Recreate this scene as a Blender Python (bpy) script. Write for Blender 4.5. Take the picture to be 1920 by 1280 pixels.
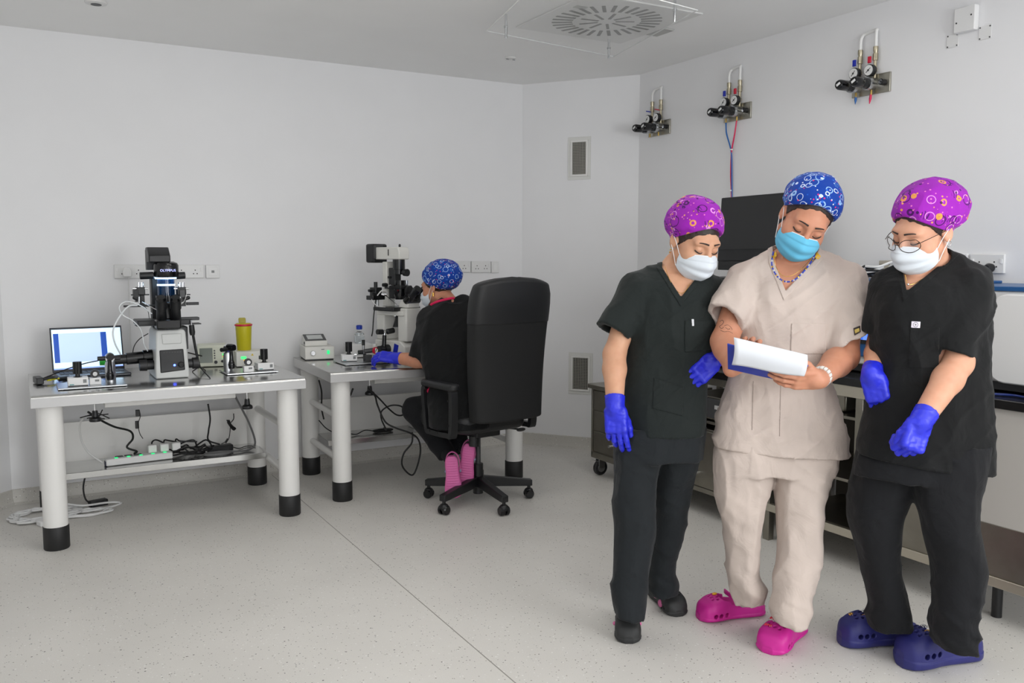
import bpy, bmesh, math, random
import numpy as np
from mathutils import Vector, Matrix
random.seed(7); np.random.seed(7)
PI = math.pi
scene = bpy.context.scene
COL = scene.collection
for _o in list(bpy.data.objects): bpy.data.objects.remove(_o)

# ------------------------------------------------------------------ camera
F_PX, TILT, YAW, CAM_H = 1627.0, math.radians(5.44), math.radians(29.5), 1.45
cam_d = bpy.data.cameras.new('camera'); cam = bpy.data.objects.new('camera', cam_d); COL.objects.link(cam)
cam_d.sensor_width = 36.0; cam_d.lens = F_PX / 1920 * 36.0
cam.location = (0, 0, CAM_H); cam.rotation_euler = (PI/2 - TILT, 0, -YAW)
cam_d.clip_start = 0.05
scene.camera = cam

# ------------------------------------------------------------------ world, lights, exposure
world = bpy.data.worlds.new('world'); scene.world = world; world.use_nodes = True
world.node_tree.nodes['Background'].inputs[0].default_value = (0.80, 0.88, 1.0, 1)
world.node_tree.nodes['Background'].inputs[1].default_value = 0.35
vs = scene.view_settings
vs.view_transform = 'Standard'; vs.look = 'None'; vs.gamma = 1.0; vs.use_curve_mapping = False
vs.exposure = -0.25
def area(name, loc, target, sx, sy, power, color):
    l = bpy.data.lights.new(name, 'AREA'); l.shape = 'RECTANGLE'; l.size = sx; l.size_y = sy; l.energy = power; l.color = color
    o = bpy.data.objects.new(name, l); COL.objects.link(o); o.location = loc
    o.rotation_euler = (Vector(target) - Vector(loc)).to_track_quat('-Z', 'Y').to_euler()
    return o
# daylight entering through the two window openings of the rear wall, behind the camera
area('window_daylight', (2.75, -1.46, 1.62), (2.45, 4.0, 1.2), 1.7, 1.5, 88, (0.97, 0.985, 1.0))
area('window_daylight', (0.1, -1.46, 1.62), (0.6, 4.0, 1.25), 1.7, 1.5, 46, (0.97, 0.985, 1.0))

# ------------------------------------------------------------------ pixel helpers (pixel + distance -> place)
_fw = np.array([math.sin(YAW)*math.cos(TILT), math.cos(YAW)*math.cos(TILT), -math.sin(TILT)])
_rt = np.array([math.cos(YAW), -math.sin(YAW), 0.0]); _up = np.cross(_rt, _fw)
_hf = np.array([math.sin(YAW), math.cos(YAW), 0.0])
_C = np.array([0, 0, CAM_H])
def ray(px, py): return _fw*F_PX + _rt*(px-960) - _up*(py-640)
def onz(px, py, z=0.0): d = ray(px, py); return _C + d*(z-CAM_H)/d[2]
def ony(px, py, y): d = ray(px, py); return _C + d*y/d[1]
def onx(px, py, x): d = ray(px, py); return _C + d*x/d[0]
def atd(px, py, d): return _C + ray(px, py)/F_PX*d
def cdir(r, u, t):
    "direction from right / up / towards-the-viewer amounts"
    v = _rt*r + np.array([0, 0, 1.0])*u - _hf*t
    return v/np.linalg.norm(v)

# ------------------------------------------------------------------ materials
def lin(c):
    if isinstance(c, str): c = tuple(int(c[i:i+2], 16) for i in (0, 2, 4))
    r = []
    for v in c[:3]:
        v = v/255.0
        r.append(v/12.92 if v <= 0.04045 else ((v+0.055)/1.055)**2.4)
    return tuple(r) + (1.0,)
_mats = {}
class NT:
    def __init__(s, m): s.m = m; s.t = m.node_tree; s.b = s.t.nodes['Principled BSDF']
    def n(s, kind, **kw):
        nd = s.t.nodes.new(kind)
        for k, v in kw.items():
            if k.startswith('i_'):
                key = k[2:]; nd.inputs[int(key) if key.isdigit() else key.replace('_', ' ')].default_value = v
            else: setattr(nd, k, v)
        return nd
    def l(s, a, b): s.t.links.new(a, b)
    def ramp(s, fac, stops, interp='LINEAR'):
        r = s.n('ShaderNodeValToRGB'); cr = r.color_ramp; cr.interpolation = interp
        while len(cr.elements) < len(stops): cr.elements.new(0.5)
        for e, (p, c) in zip(cr.elements, stops): e.position = p; e.color = c
        s.l(fac, r.inputs[0]); return r.outputs[0]
    def mix(s, fac, a, b):
        m = s.n('ShaderNodeMix', data_type='RGBA')
        for sock, v in ((m.inputs[0], fac), (m.inputs[6], a), (m.inputs[7], b)):
            if hasattr(v, 'links'): s.l(v, sock)
            else: sock.default_value = v
        return m.outputs[2]
    def math(s, op, a, b=None, clamp=False):
        m = s.n('ShaderNodeMath', operation=op, use_clamp=clamp)
        for sock, v in ((m.inputs[0], a), (m.inputs[1], b)):
            if v is None: continue
            if hasattr(v, 'links'): s.l(v, sock)
            else: sock.default_value = v
        return m.outputs[0]
    def bump(s, h, strength=0.3, dist=0.002):
        b = s.n('ShaderNodeBump', i_Strength=strength, i_Distance=dist); s.l(h, b.inputs['Height']); s.l(b.outputs[0], s.b.inputs['Normal'])
def mat(name, color=(128,128,128), rough=0.5, metal=0.0, noise=None, bump=None, emit=None, trans=None, sss=0, spec=None, alpha=None, coat=0):
    if name in _mats: return _mats[name]
    m = bpy.data.materials.new(name); m.use_nodes = True; t = NT(m); b = t.b; c = lin(color)
    b.inputs['Base Color'].default_value = c; b.inputs['Roughness'].default_value = rough; b.inputs['Metallic'].default_value = metal
    if spec is not None: b.inputs['Specular IOR Level'].default_value = spec
    if coat: b.inputs['Coat Weight'].default_value = coat; b.inputs['Coat Roughness'].default_value = 0.15
    if sss:
        b.inputs['Subsurface Weight'].default_value = sss; b.inputs['Subsurface Radius'].default_value = (1.0, 0.35, 0.2); b.inputs['Subsurface Scale'].default_value = 0.012
    if trans: b.inputs['Transmission Weight'].default_value = trans
    if alpha is not None: b.inputs['Alpha'].default_value = alpha
    if emit: b.inputs['Emission Color'].default_value = lin(emit[0]); b.inputs['Emission Strength'].default_value = emit[1]
    if noise or bump: tc = t.n('ShaderNodeTexCoord')
    if noise:      # (scale, amount[, stretch])
        nz = t.n('ShaderNodeTexNoise', i_Scale=noise[0], i_Detail=4.0)
        src = tc.outputs['Object']
        if len(noise) > 2:
            mp = t.n('ShaderNodeMapping'); mp.inputs['Scale'].default_value = noise[2]; t.l(src, mp.inputs[0]); src = mp.outputs[0]
        t.l(src, nz.inputs['Vector'])
        a = noise[1]
        lo = tuple(max(0, v*(1-a)) for v in c[:3]) + (1,); hi = tuple(min(1, v*(1+a)) for v in c[:3]) + (1,)
        t.l(t.ramp(nz.outputs[0], [(0.3, lo), (0.7, hi)]), b.inputs['Base Color'])
    if bump:       # (scale, strength, distance[, stretch])
        nz = t.n('ShaderNodeTexNoise', i_Scale=bump[0], i_Detail=5.0); src = tc.outputs['Object']
        if len(bump) > 3:
            mp = t.n('ShaderNodeMapping'); mp.inputs['Scale'].default_value = bump[3]; t.l(src, mp.inputs[0]); src = mp.outputs[0]
        t.l(src, nz.inputs['Vector']); t.bump(nz.outputs[0], bump[1], bump[2])
    _mats[name] = m; return m
# ------------------------------------------------------------------ object helpers
def thing(name, label, cat, loc=(0,0,0), rotz=0.0, group=None):
    o = bpy.data.objects.new(name, None); COL.objects.link(o); o.empty_display_size = 0.05
    o.location = loc; o.rotation_euler = (0, 0, rotz); o['label'] = label; o['category'] = cat
    if group: o['group'] = group
    return o
def tag(o, label=None, cat=None, group=None, kind=None):
    if label: o['label'] = label
    if cat: o['category'] = cat
    if group: o['group'] = group
    if kind: o['kind'] = kind
    return o
def link(name, me, m, parent=None, smooth=True, bevel=0, seg=2, loc=None):
    o = bpy.data.objects.new(name, me); COL.objects.link(o)
    if m: me.materials.append(m)
    if parent is not None: o.parent = parent
    if loc is not None: o.location = loc
    if smooth and len(me.polygons): 
        me.polygons.foreach_set('use_smooth', [True]*len(me.polygons))
        try: me.set_sharp_from_angle(angle=math.radians(38))
        except Exception: pass
    if bevel:
        b = o.modifiers.new('bevel', 'BEVEL'); b.width = bevel; b.segments = seg; b.limit_method = 'ANGLE'; b.angle_limit = math.radians(40); b.harden_normals = False
    return o
def catmull(pts, n=8):
    P = [np.array(p, float) for p in pts]
    if len(P) < 3: return P
    Q = [2*P[0]-P[1]] + P + [2*P[-1]-P[-2]]; out = []
    for i in range(1, len(Q)-2):
        a, b, c, d = Q[i-1], Q[i], Q[i+1], Q[i+2]
        for k in range(n):
            t = k/n
            out.append(0.5*((2*b)+(-a+c)*t+(2*a-5*b+4*c-d)*t*t+(-a+3*b-3*c+d)*t**3))
    out.append(P[-1]); return out
def chain(o):
    out = []
    while o is not None: out.append(o); o = o.parent
    return out
class MB:
    "collects shapes; build() links them as ONE mesh object"
    def __init__(s): s.v = []; s.f = []
    def add(s, vs, fs):
        k = len(s.v); s.v += [tuple(map(float, v)) for v in vs]; s.f += [tuple(i+k for i in f) for f in fs]; return s
    def box(s, c, d, rz=0.0, rx=0.0, ry=0.0):
        R = Matrix.Rotation(rz, 3, 'Z') @ Matrix.Rotation(ry, 3, 'Y') @ Matrix.Rotation(rx, 3, 'X')
        vs = [Vector(c) + R @ Vector((x*d[0]/2, y*d[1]/2, z*d[2]/2)) for x in (-1,1) for y in (-1,1) for z in (-1,1)]
        return s.add(vs, [(0,1,3,2),(4,6,7,5),(0,4,5,1),(2,3,7,6),(0,2,6,4),(1,5,7,3)])
    def bb(s, x0, x1, y0, y1, z0, z1): return s.box(((x0+x1)/2,(y0+y1)/2,(z0+z1)/2), (x1-x0,y1-y0,z1-z0))
    def cyl(s, p0, p1, r0, r1=None, n=20, cap=True):
        r1 = r0 if r1 is None else r1
        return s.lathe([(0,r0),(1,r1)], p0, p1, n, cap)
    def lathe(s, prof, p0, p1, n=24, cap=True):
        "prof: (t along p0->p1, radius)"
        p0 = Vector(p0); p1 = Vector(p1); ax = (p1-p0); d = ax.normalized()
        u = d.orthogonal().normalized() if abs(d.z) < 0.999 else Vector((1,0,0)); w = d.cross(u)
        vs = []; fs = []
        for t, r in prof:
            for i in range(n):
                a = 2*PI*i/n; vs.append(p0+ax*t+(u*math.cos(a)+w*math.sin(a))*r)
        m = len(prof)
        for j in range(m-1):
            for i in range(n): fs.append((j*n+i, j*n+(i+1)%n, (j+1)*n+(i+1)%n, (j+1)*n+i))
        if cap: fs.append(tuple(reversed(range(n)))); fs.append(tuple((m-1)*n+i for i in range(n)))
        return s.add(vs, fs)
    def tube(s, pts, r, n=8, k=8, closed=False):
        P = catmull(pts, k) if k > 1 else [np.array(p, float) for p in pts]
        P = [Vector(p) for p in P]; vs = []; fs = []
        u = None; R = r if callable(r) else (lambda t: r)
        for i, p in enumerate(P):
            d = (P[min(i+1, len(P)-1)] - P[max(i-1, 0)])
            d = d.normalized() if d.length > 1e-9 else Vector((0,0,1))
            u = d.orthogonal().normalized() if u is None else (u - d*u.dot(d)).normalized()
            w = d.cross(u); rr = R(i/max(1, len(P)-1))
            for j in range(n):
                a = 2*PI*j/n; vs.append(p+(u*math.cos(a)+w*math.sin(a))*rr)
        for i in range(len(P)-1):
            for j in range(n): fs.append((i*n+j, i*n+(j+1)%n, (i+1)*n+(j+1)%n, (i+1)*n+j))
        fs.append(tuple(reversed(range(n)))); fs.append(tuple((len(P)-1)*n+j for j in range(n)))
        return s.add(vs, fs)
    def prism(s, poly, a0, a1, axis='x'):
        "poly in the other two axes (cyclic order), extruded along axis from a0 to a1"
        def P(a, q):
            if axis == 'x': return (a, q[0], q[1])
            if axis == 'y': return (q[0], a, q[1])
            return (q[0], q[1], a)
        n = len(poly); vs = [P(a0, q) for q in poly] + [P(a1, q) for q in poly]
        fs = [tuple(reversed(range(n))), tuple(range(n, 2*n))] + [(i, (i+1)%n, n+(i+1)%n, n+i) for i in range(n)]
        return s.add(vs, fs)
    def ball(s, c, r, n=12):
        c = Vector(c); r = (r,r,r) if isinstance(r, (int, float)) else r; m = max(6, n*2//3); vs = [c+Vector((0,0,-r[2]))]; fs = []
        for j in range(1, m):
            a = -PI/2+PI*j/m
            for i in range(n): b = 2*PI*i/n; vs.append(c+Vector((r[0]*math.cos(a)*math.cos(b), r[1]*math.cos(a)*math.sin(b), r[2]*math.sin(a))))
        vs.append(c+Vector((0,0,r[2]))); top = len(vs)-1
        for i in range(n): fs.append((0, 1+(i+1)%n, 1+i))
        for j in range(m-2):
            for i in range(n): fs.append((1+j*n+i, 1+j*n+(i+1)%n, 1+(j+1)*n+(i+1)%n, 1+(j+1)*n+i))
        for i in range(n): fs.append((1+(m-2)*n+i, 1+(m-2)*n+(i+1)%n, top))
        return s.add(vs, fs)
    def xf(s, M):
        M = Matrix(M); s.v = [tuple(M @ Vector(v)) for v in s.v]; return s
    def build(s, name, m, parent=None, bevel=0, smooth=True, seg=2, world=False):
        "world=True: the points are in world space and the (unrotated) parent's location is taken off"
        me = bpy.data.meshes.new(name); v = s.v
        if world and parent is not None:
            L = [sum(q.location[i] for q in chain(parent)) for i in range(3)]; v = [(p[0]-L[0], p[1]-L[1], p[2]-L[2]) for p in v]
        me.from_pydata(v, [], s.f); 
        bm = bmesh.new(); bm.from_mesh(me); bmesh.ops.recalc_face_normals(bm, faces=bm.faces); bm.to_mesh(me); bm.free()
        return link(name, me, m, parent, smooth, bevel, seg)
def box(name, m, parent, c, d, bevel=0.003, rz=0, rx=0, ry=0, world=False): return MB().box(c, d, rz, rx, ry).build(name, m, parent, bevel, world=world)
def cyl(name, m, parent, p0, p1, r0, r1=None, n=20, bevel=0, world=False): return MB().cyl(p0, p1, r0, r1, n).build(name, m, parent, bevel, world=world)
def tube(name, m, parent, pts, r, n=8, k=8, world=False): return MB().tube(pts, r, n, k).build(name, m, parent, world=world)
def copy_tree(o, parent=None):
    c = o.copy(); COL.objects.link(c); c.parent = parent
    for ch in list(o.children): copy_tree(ch, c)
    return c
def lettering(name, text, m, parent, loc, rot, size, extrude=0.0004, align='CENTER'):
    cu = bpy.data.curves.new(name, 'FONT'); cu.body = text; cu.size = size; cu.extrude = extrude; cu.align_x = align; cu.align_y = 'CENTER'; cu.resolution_u = 3
    tmp = bpy.data.objects.new('tmp', cu); COL.objects.link(tmp)
    dg = bpy.context.evaluated_depsgraph_get(); me = bpy.data.meshes.new_from_object(tmp.evaluated_get(dg)); bpy.data.objects.remove(tmp)
    o = link(name, me, m, parent, smooth=False); o.location = loc; o.rotation_euler = rot
    return o
def rounded_poly(w, h, r, n=5, cx=0, cy=0):
    out = []
    for sx, sy, a0 in ((1,1,0),(-1,1,PI/2),(-1,-1,PI),(1,-1,1.5*PI)):
        for i in range(n+1):
            a = a0+PI/2*i/n; out.append((cx+sx*(w/2-r)+r*math.cos(a), cy+sy*(h/2-r)+r*math.sin(a)))
    return out
# ================================================================== THE ROOM
XW, YW, ZC = 3.957, 5.85, 2.77          # right wall, back wall, ceiling
XC0, YC1 = 3.40, 5.121                  # ends of the corner wall
LX, LY = -0.10, -1.5                    # left end of the back wall, rear wall
m_wall = mat('wall_paint', (236,236,237), 0.55, noise=(3.0, 0.012), bump=(260, 0.06, 0.001))
m_ceil = mat('ceiling_paint', (246,246,245), 0.6, noise=(2.0, 0.015), bump=(180, 0.05, 0.001))
def speckle_floor(name, base, rough):
    m = mat(name, base, rough); t = NT(m); tc = t.n('ShaderNodeTexCoord'); o = tc.outputs['Object']
    nz = t.n('ShaderNodeTexNoise', i_Scale=1.3, i_Detail=5.0); t.l(o, nz.inputs['Vector'])
    c = lin(base); col = t.ramp(nz.outputs[0], [(0.3, tuple(v*0.93 for v in c[:3])+(1,)), (0.7, tuple(min(1,v*1.05) for v in c[:3])+(1,))])
    gr = t.n('ShaderNodeTexNoise', i_Scale=420.0, i_Detail=2.0); t.l(o, gr.inputs['Vector'])
    col = t.mix(t.ramp(gr.outputs[0], [(0.35, (0.16,)*3+(1,)), (0.65, (0,0,0,1))]), col, lin((150,147,141)))
    for sc, thr, cc, seed in ((40.0, 0.15, (58,55,52), 0.0), (75.0, 0.20, (88,84,78), 5.2), (62.0, 0.20, (130,122,110), 3.3), (30.0, 0.09, (60,57,54), 7.7), (70.0, 0.25, (238,237,233), 12.1)):
        mp = t.n('ShaderNodeMapping'); mp.inputs['Location'].default_value = (seed, seed*1.7, 0); t.l(o, mp.inputs[0])
        v = t.n('ShaderNodeTexVoronoi', i_Scale=sc, i_Randomness=1.0); t.l(mp.outputs[0], v.inputs['Vector'])
        sep = t.n('ShaderNodeSeparateColor'); t.l(v.outputs['Color'], sep.inputs[0])
        on = t.math('GREATER_THAN', sep.outputs[0], 0.5)
        rad = t.math('MULTIPLY', sep.outputs[1], thr)
        k = t.math('MULTIPLY', t.math('LESS_THAN', v.outputs['Distance'], rad), on)
        col = t.mix(t.math('MULTIPLY', k, 0.85), col, lin(cc))
    t.l(col, t.b.inputs['Base Color'])
    rz = t.n('ShaderNodeTexNoise', i_Scale=6.0, i_Detail=4.0); t.l(o, rz.inputs['Vector'])
    t.l(t.ramp(rz.outputs[0], [(0.3, (rough-0.06,)*3+(1,)), (0.7, (rough+0.08,)*3+(1,))]), t.b.inputs['Roughness'])
    t.bump(gr.outputs[0], 0.08, 0.001)
    return m
m_floor = speckle_floor('vinyl_floor', (222,219,213), 0.42)
OUT = [(LX-1.5, LY), (XW, LY), (XW, YC1), (XC0, YW), (LX, YW), (LX-1.5, YW-1.5)]
def struct(o): o['kind'] = 'structure'; return o
fl = struct(MB().prism(OUT, -0.1, 0.0, 'z').build('floor', m_floor, smooth=False))
struct(MB().prism(OUT, ZC, ZC+0.1, 'z').build('ceiling', m_ceil, smooth=False))
def wall(name, p, q, z0=0, z1=ZC, th=0.1, m=m_wall):
    p = Vector((*p, 0)); q = Vector((*q, 0)); d = (q-p).normalized(); nrm = Vector((d.y, -d.x, 0))   # outward
    poly = [p, q, q+nrm*th, p+nrm*th]
    return struct(MB().prism([(v.x, v.y) for v in poly], z0, z1, 'z').build(name, m, smooth=False))
wall('wall_right', OUT[1], OUT[2]); wall('wall_corner', OUT[2], OUT[3]); wall('wall_back', OUT[3], OUT[4])
wall('wall_left_corner', OUT[4], OUT[5]); wall('wall_left', OUT[5], OUT[0])
# rear wall with two window openings
W1, W2, WZ0, WZ1 = (-0.75, 0.95), (1.9, 3.6), 0.87, 2.37
rw = MB()
for x0, x1 in ((OUT[0][0], W1[0]), (W1[1], W2[0]), (W2[1], XW)): rw.bb(x0, x1, LY-0.1, LY, 0, ZC)
for x0, x1 in (W1, W2): rw.bb(x0, x1, LY-0.1, LY, 0, WZ0).bb(x0, x1, LY-0.1, LY, WZ1, ZC)
struct(rw.build('wall_rear', m_wall, smooth=False))
m_pvc = mat('white_pvc', (238,238,236), 0.35)
for i, (x0, x1) in enumerate((W1, W2)):
    w = MB()
    for a, b, c, d in ((x0, x1, WZ0, WZ0+0.06), (x0, x1, WZ1-0.06, WZ1), (x0, x0+0.06, WZ0, WZ1), (x1-0.06, x1, WZ0, WZ1)): w.bb(a, b, LY-0.08, LY-0.02, c, d)
    struct(w.build('window_%d' % (i+1), m_pvc, bevel=0.004))
# coved skirting of the same vinyl
cove = [(0.0, 0.0), (0.045, 0.0), (0.02, 0.012), (0.010, 0.035), (0.008, 0.085), (0.0, 0.088)]
m_cove = speckle_floor('vinyl_skirting', (204,201,194), 0.45)
def skirting(name, p, q):
    p = Vector((*p, 0)); q = Vector((*q, 0)); d = (q-p).normalized(); inn = Vector((-d.y, d.x, 0)); n = len(cove)
    vs = [p+inn*a+Vector((0,0,b+0.0005)) for a, b in cove] + [q+inn*a+Vector((0,0,b+0.0005)) for a, b in cove]
    fs = [tuple(range(n)), tuple(range(n, 2*n))] + [(i, (i+1)%n, n+(i+1)%n, n+i) for i in range(n)]
    return struct(MB().add(vs, fs).build(name, m_cove))
skirting('baseboard_right', OUT[1], OUT[2]); skirting('baseboard_corner', OUT[2], OUT[3]); skirting('baseboard_back', OUT[3], OUT[4]); skirting('baseboard_left', OUT[4], OUT[5])
m_seam = mat('weld_seam', (150,147,140), 0.5)
struct(MB().bb(1.415, 1.419, LY+0.02, YW-0.05, 0.0, 0.0006).build('trim_1', m_seam, smooth=False))
# ceiling lamps that light the room (all outside the picture, towards the camera)
m_led = mat('led_panel', (255,255,255), 0.5, emit=((255,252,247), 5.6)); m_ledf = mat('led_frame', (235,235,235), 0.4, 0.0)
for i, (x, y) in enumerate(((1.15, 3.45), (2.0, 3.35), (2.68, 3.02), (0.5, 1.5), (1.9, 1.0), (3.0, 0.2))):
    t = thing('ceiling_lamp', 'square ceiling light panel ' + ['in front of the tables', 'in front of the office chair', 'above the desk and the standing women', 'left of the open floor', 'in the middle of the room', 'nearest the rear right corner'][i], 'ceiling lamp', (x, y, ZC-0.03), group='square light panels')
    f = MB()
    for a, b, c, d in ((-.3,.3,-.3,-.28),(-.3,.3,.28,.3),(-.3,-.28,-.28,.28),(.28,.3,-.28,.28)): f.bb(a, b, c, d, 0, 0.03)
    f.build('frame', m_ledf, t, smooth=False)
    MB().bb(-.28,.28,-.28,.28,0.004,0.028).build('diffuser', m_led, t, smooth=False)
# ================================================================== SHARED MATERIALS
m_steel = mat('stainless_steel', (200,200,198), 0.2, 1.0, noise=(7.0, 0.06), bump=(14, 0.12, 0.001, (1, 14, 1)))
m_brush = mat('brushed_steel_edge', (196,196,196), 0.55, 0.75, bump=(18, 0.15, 0.0008, (1, 20, 20)))
m_darksteel = mat('aged_steel', (150,146,136), 0.34, 1.0, noise=(9, 0.1), bump=(16, 0.15, 0.001, (14, 1, 1)))
m_enamel = mat('white_enamel', (234,233,230), 0.32, noise=(5, 0.015))
m_rubber = mat('black_rubber', (26,26,27), 0.55, bump=(120, 0.1, 0.001))
m_black = mat('black_plastic', (24,25,27), 0.42, bump=(300, 0.06, 0.0005))
m_blackg = mat('black_gloss', (14,15,17), 0.18)
m_grey = mat('dark_grey_plastic', (62,63,65), 0.45)
m_midgrey = mat('mid_grey_plastic', (128,130,130), 0.45)
m_chrome = mat('chrome', (215,217,219), 0.13, 1.0)
m_alu = mat('satin_aluminium', (190,192,194), 0.3, 1.0)
m_ivory = mat('ivory_housing', (226,225,219), 0.42, noise=(14, 0.015))
m_white = mat('white_plastic', (232,232,231), 0.38)
m_brass = mat('brass', (178,150,88), 0.3, 1.0, noise=(60, 0.15))
m_green = mat('green_indicator', (20,190,110), 0.4, emit=((30,230,130), 1.2))
m_greenl = mat('green_digits', (40,220,90), 0.4, emit=((60,255,110), 2.0))
m_yel = mat('yellow_indicator', (230,180,30), 0.4, emit=((255,190,40), 1.2))
m_red = mat('red_plastic', (200,16,52), 0.4)
m_blue = mat('blue_plastic', (20,40,170), 0.4)
m_cblack = mat('black_cable', (20,20,21), 0.5); m_cwhite = mat('white_cable', (225,225,224), 0.45); m_cgrey = mat('grey_cable', (112,112,112), 0.5)
m_glass = mat('clear_glass', (245,248,248), 0.03, trans=1.0)

# ================================================================== BENCH TABLES
ZT = 0.79
def bench(label, loc, rz, w, d):
    t = thing('laboratory_table', label, 'table', loc, rz, group='anti-vibration tables')
    lx, ly = w/2-0.085, d/2-0.085
    MB().prism([(-d/2, ZT-0.062), (d/2, ZT-0.062), (d/2, ZT)] + [(-d/2+0.016*(1-math.sin(a)), ZT-0.016*(1-math.cos(a))) for a in (0, PI/8, PI/4, 3*PI/8, PI/2)], -w/2, w/2, 'x').build('table_top', m_steel, t, bevel=0.004)
    MB().bb(-w/2+.001, w/2-.001, -d/2-.0015, -d/2+.002, ZT-.0615, ZT-.014).build('front_edge', m_brush, t, bevel=0.001)
    for sx in (-1, 1):
        for sy in (-1, 1):
            lg = MB().lathe([(0,.057),(1,.057)], (sx*lx, sy*ly, 0.118), (sx*lx, sy*ly, ZT-0.062), 32).build('leg', m_enamel, t)
            f = MB().lathe([(0,.057),(.04,.060),(.97,.060),(1,.058)], (sx*lx, sy*ly, 0.0), (sx*lx, sy*ly, 0.118), 32).build('rubber_foot', m_rubber, lg)
    for sx in (-1, 1):
        for z in (0.50, 0.235):
            cyl('crossbar', m_enamel, t, (sx*lx, -ly, z), (sx*lx, ly, z), 0.02, n=16)
    # white apron tray and rear panel
    box('apron', m_enamel, t, (0, -d/2+0.27, ZT-0.062-0.0275), (w-0.68, 0.12, 0.055), 0.004)
    box('rear_panel', m_enamel, t, (0, ly+0.01, 0.375), (2*lx, 0.016, 0.25), 0.003)
    box('rear_rail', m_enamel, t, (0, ly, 0.66), (2*lx, 0.03, 0.05), 0.003)
    # steel shelf with a front lip
    sh = MB().bb(-lx+0.04, lx-0.02, -d/2+0.53, ly-0.02, 0.268, 0.274).bb(-lx+0.04, lx-0.02, -d/2+0.526, -d/2+0.532, 0.238, 0.274)
    sh.build('shelf', m_steel, t, bevel=0.002)
    for sx in (-1, 1):      # black levelling clamps under the top
        x = sx*(w/2-0.29); y = -d/2+0.16
        k = MB().lathe([(0,.028),(.12,.030),(.3,.028),(.45,.016),(1,.013)], (x, y, ZT-0.175), (x, y, ZT-0.120), 16).build('clamp_knob', m_black, t)
        cyl('screw', m_chrome, k, (x, y, ZT-0.13), (x, y, ZT-0.062), 0.005, n=10)
        box('clamp_plate', m_grey, k, (x-sx*0.02, y, ZT-0.074), (0.12, 0.05, 0.012), 0.001)
    return t
T1 = bench('white-legged steel-top table under the laptop and the black microscope', (0.69, 5.225, 0), 0.0, 1.35, 0.95)
T2 = bench('white-legged steel-top table where the seated woman works', (2.235, 5.32, 0), math.radians(-2.0), 1.34, 0.90)

# ================================================================== ITEMS ON THE FIRST TABLE
def pb(name, m, parent, pxl, pxr, pyt, pyb, y0, y1, bevel=0.003):
    "box whose front face at depth y0 covers the given pixels"
    a = ony(pxl, pyb, y0); b = ony(pxr, pyt, y0)
    return MB().bb(a[0], b[0], y0, y1, a[2], b[2]).build(name, m, parent, bevel, world=True)
# --- laptop
_l = ony(105, 700, 5.50); lap = thing('laptop', 'open black laptop with a glowing blue and white screen', 'laptop', (0.335, 5.44, ZT+0.001), math.radians(4))
MB().bb(-.185,.185,-.12,.12,0,0.016).build('keyboard_deck', mat('laptop_black', (38,42,50), 0.35), lap, bevel=0.004)
kd = MB()
for r in range(5):
    for c in range(14): kd.bb(-.165+c*.0237, -.165+c*.0237+.0195, .085-r*.024-.019, .085-r*.024, .016, .0185)
tag(kd.build('keys', mat('key_black', (20,22,26), 0.5), lap, smooth=False), kind='stuff')
MB().bb(-.05,.05,-.11,-.045,.016,.0166).build('touchpad', mat('touchpad', (52,56,64), 0.3), lap, smooth=False)
_tl = math.radians(-14)     # lid leaning back
lid = MB().bb(-.19,.19,-.004,.004,0,.26); lid.xf(Matrix.Translation((0,.122,.012)) @ Matrix.Rotation(_tl, 4, 'X')); ld = lid.build('lid', mat('laptop_black'), lap, bevel=0.003)
ms = mat('laptop_screen', (210,222,240), 0.25, emit=((200,215,240), 1.25)); t = NT(ms); tc = t.n('ShaderNodeTexCoord'); sp = t.n('ShaderNodeSeparateXYZ'); t.l(tc.outputs['Generated'], sp.inputs[0])
def band(t, v, a, b): return t.math('MULTIPLY', t.math('GREATER_THAN', v, a), t.math('LESS_THAN', v, b))
gx, gz = sp.outputs[0], sp.outputs[2]
c0 = (0.62, 0.82, 1.0, 1)
c1 = t.mix(t.math('MULTIPLY', band(t, gx, 0.02, 0.78), band(t, gz, 0.17, 0.90)), c0, (0.40, 0.52, 0.74, 1))
c2 = t.mix(t.math('MULTIPLY', t.math('ADD', band(t, gx, 0.02, 0.095), band(t, gx, 0.70, 0.785)), band(t, gz, 0.17, 0.90)), c1, (0.0, 0.045, 0.30, 1))
c3 = t.mix(band(t, gz, 0.0, 0.035), c2, (0.25, 0.38, 0.8, 1))
t.l(c3, t.b.inputs['Emission Color']); t.l(c3, t.b.inputs['Base Color'])
scr = MB().bb(-.182,.182,-.0055,-.0042,.016,.248); scr.xf(Matrix.Translation((0,.122,.012)) @ Matrix.Rotation(_tl, 4, 'X')); scr.build('screen', ms, ld, smooth=False)
# --- black microscope seen from the front
M1 = thing('microscope', 'tall black inverted microscope with lit condenser and grey base', 'microscope', (0.665, 5.25, ZT+0.001))
m_mgrey = mat('microscope_grey', (205,207,205), 0.4, noise=(10, 0.01))
bx = 0.715; yf = 5.06
a = ony(294, 708, yf); b = ony(351, 616, yf); xc = (a[0]+b[0])/2
fr = [(xc-.088, ZT+.004), (xc+.086, ZT+.004), (xc+.086, ZT+.05), (xc+.074, 1.045), (xc+.066, 1.062), (xc-.07, 1.062), (xc-.078, 1.045), (xc-.088, ZT+.05)]
bd = MB().prism(fr, yf, yf+.30, 'y').build('base', m_mgrey, M1, bevel=0.008, seg=3, world=True)
MB().prism([(xc-.048,.985),(xc+.05,.985),(xc+.054,1.04),(xc-.052,1.04)], yf-.006, yf+.01, 'y').build('front_hatch', m_mgrey, bd, bevel=0.004, world=True)
cp = MB().prism([(xc-.064,.825),(xc+.066,.835),(xc+.06,.955),(xc-.066,.952)], yf-.004, yf+.01, 'y').build('control_panel', m_black, bd, bevel=0.006, world=True)
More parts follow.
